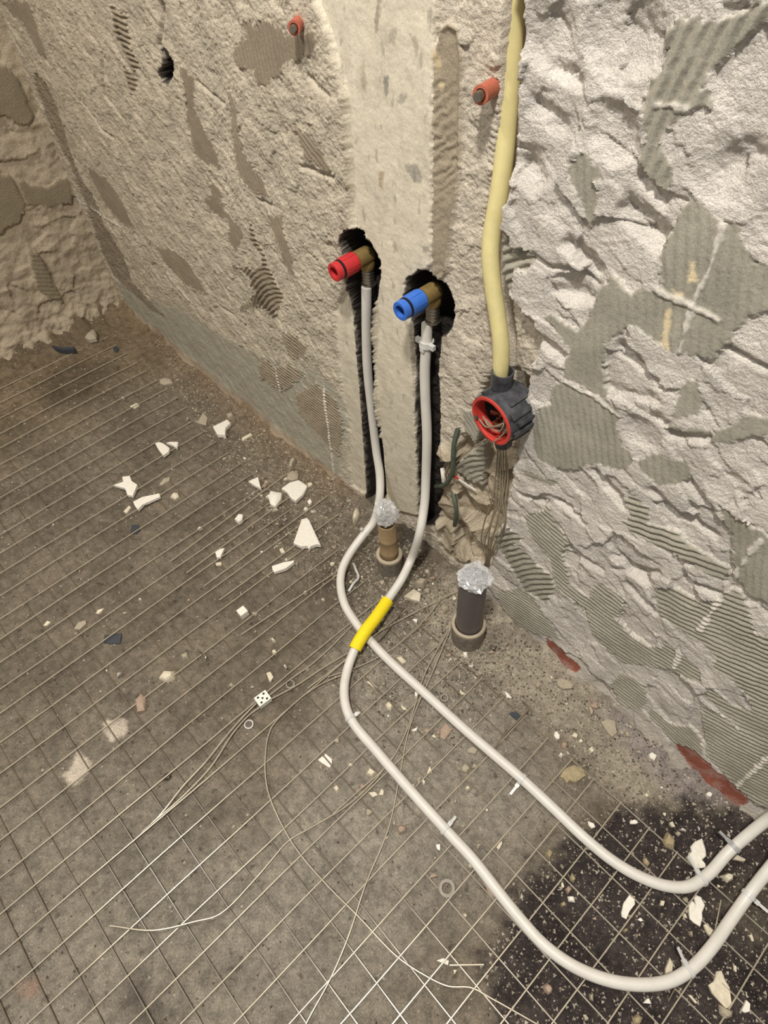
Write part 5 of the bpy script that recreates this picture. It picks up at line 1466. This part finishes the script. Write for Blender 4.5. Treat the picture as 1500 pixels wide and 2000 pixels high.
for poly, cnt, mt, lb, gr in zones:
    P = np.array([F(*p)[:2] for p in poly])
    lo, hi = P.min(0), P.max(0)
    k = 0
    while k < cnt:
        q = rng.uniform(lo, hi)
        if sdf(np.array([q[0]]), np.array([q[1]]), P)[0] > 0 or q[1] > WY - 0.03:
            continue
        me0 = crumb_me[int(rng.integers(0, 8))]
        mt2 = ('chip_cream', 'chip_white', 'chip_grey', 'chip_grey', 'chip_pink')[int(rng.integers(0, 5))]
        key = (me0.name, mt2)
        if key not in crumb_mats:
            m2 = me0.copy()
            m2.materials.append(M[mt2])
            crumb_mats[key] = m2
        o = bpy.data.objects.new('plaster_crumb', crumb_mats[key])
        s = 0.0026 + 0.0058 * rng.random() ** 2
        o.scale = (s, s * rng.uniform(0.7, 1.0), s)
        o.rotation_euler = (0, 0, rng.uniform(0, 6.28))
        o.location = (q[0], q[1], fz(q[0], q[1]) + 0.0007)
        link(o)
        tag(o, lb, 'crumb', gr)
        k += 1


# fine grit nobody could count
def grit(name, n, poly_w, smin, smax, mat, label):
    vs, fs = [], []
    base = np.array([(1, 0, 0), (-.5, .87, 0), (-.5, -.87, 0), (0, 0, .9)])
    cnt = 0
    pol = [(np.array([F(*p)[:2] for p in pl]), w) for pl, w in poly_w]
    tot = sum(w for _, w in pol)
    for P, w in pol:
        m = int(n * w / tot)
        lo, hi = P.min(0), P.max(0)
        Q = rng.uniform(lo, hi, (m * 4, 2))
        Q = Q[(sdf(Q[:, 0], Q[:, 1], P) < 0.01) & (Q[:, 1] < WY - 0.012)][:m]
        H = floor_height(Q[:, 0][None], Q[:, 1][None])[0]
        for q, hh in zip(Q, H):
            s = smin + (smax - smin) * rng.random() ** 3
            a = rng.uniform(0, 6.28)
            ca, sa = math.cos(a), math.sin(a)
            sc = rng.uniform(0.6, 1.2, 3) * s
            B = base * sc
            k = len(vs)
            vs += [(q[0] + ca * x - sa * y, q[1] + sa * x + ca * y, hh + 0.0001 + z) for x, y, z in B]
            fs += [(k, k + 1, k + 3), (k + 1, k + 2, k + 3), (k + 2, k, k + 3)]
    o = MB().add(vs, fs).build(name, mat, None, False)
    o['kind'] = 'stuff'
    return tag(o, label, 'grit')


ALL = [(0, 720), (240, 620), (700, 970), (960, 1130), (1480, 1570), (1560, 2000), (1500, 2050), (0, 2050)]
NEARW = [(300, 650), (700, 960), (960, 1130), (1060, 1240), (1000, 1400), (800, 1330), (620, 1180), (430, 900)]
grit('fine_grit', 17000, [(ALL, 2.4), (NEARW, 2.4), (GRAVEL, 2.0), (DUST, 1.0), (DAMP[1:], 2.2)], 0.0007, 0.0036, 'grit', 'fine pale grit strewn over the whole floor')
PILE = [(440, 860), (560, 850), (690, 960), (700, 1060), (600, 1080), (480, 960)]
grit('coarse_rubble', 2600, [(GRAVEL, 3.0), (PILE, 1.2), (NEARW, 1.0)], 0.0018, 0.0062, 'rubble', 'coarse grey-brown rubble grains around the drain pipes and wall foot')
grit('dark_grit', 9000, [(ALL, 2.0), (NEARW, 1.5), (GRAVEL, 1.5), (DUST, 1.5)], 0.0008, 0.0034, 'dark_grit', 'fine dark grit strewn over the whole floor')
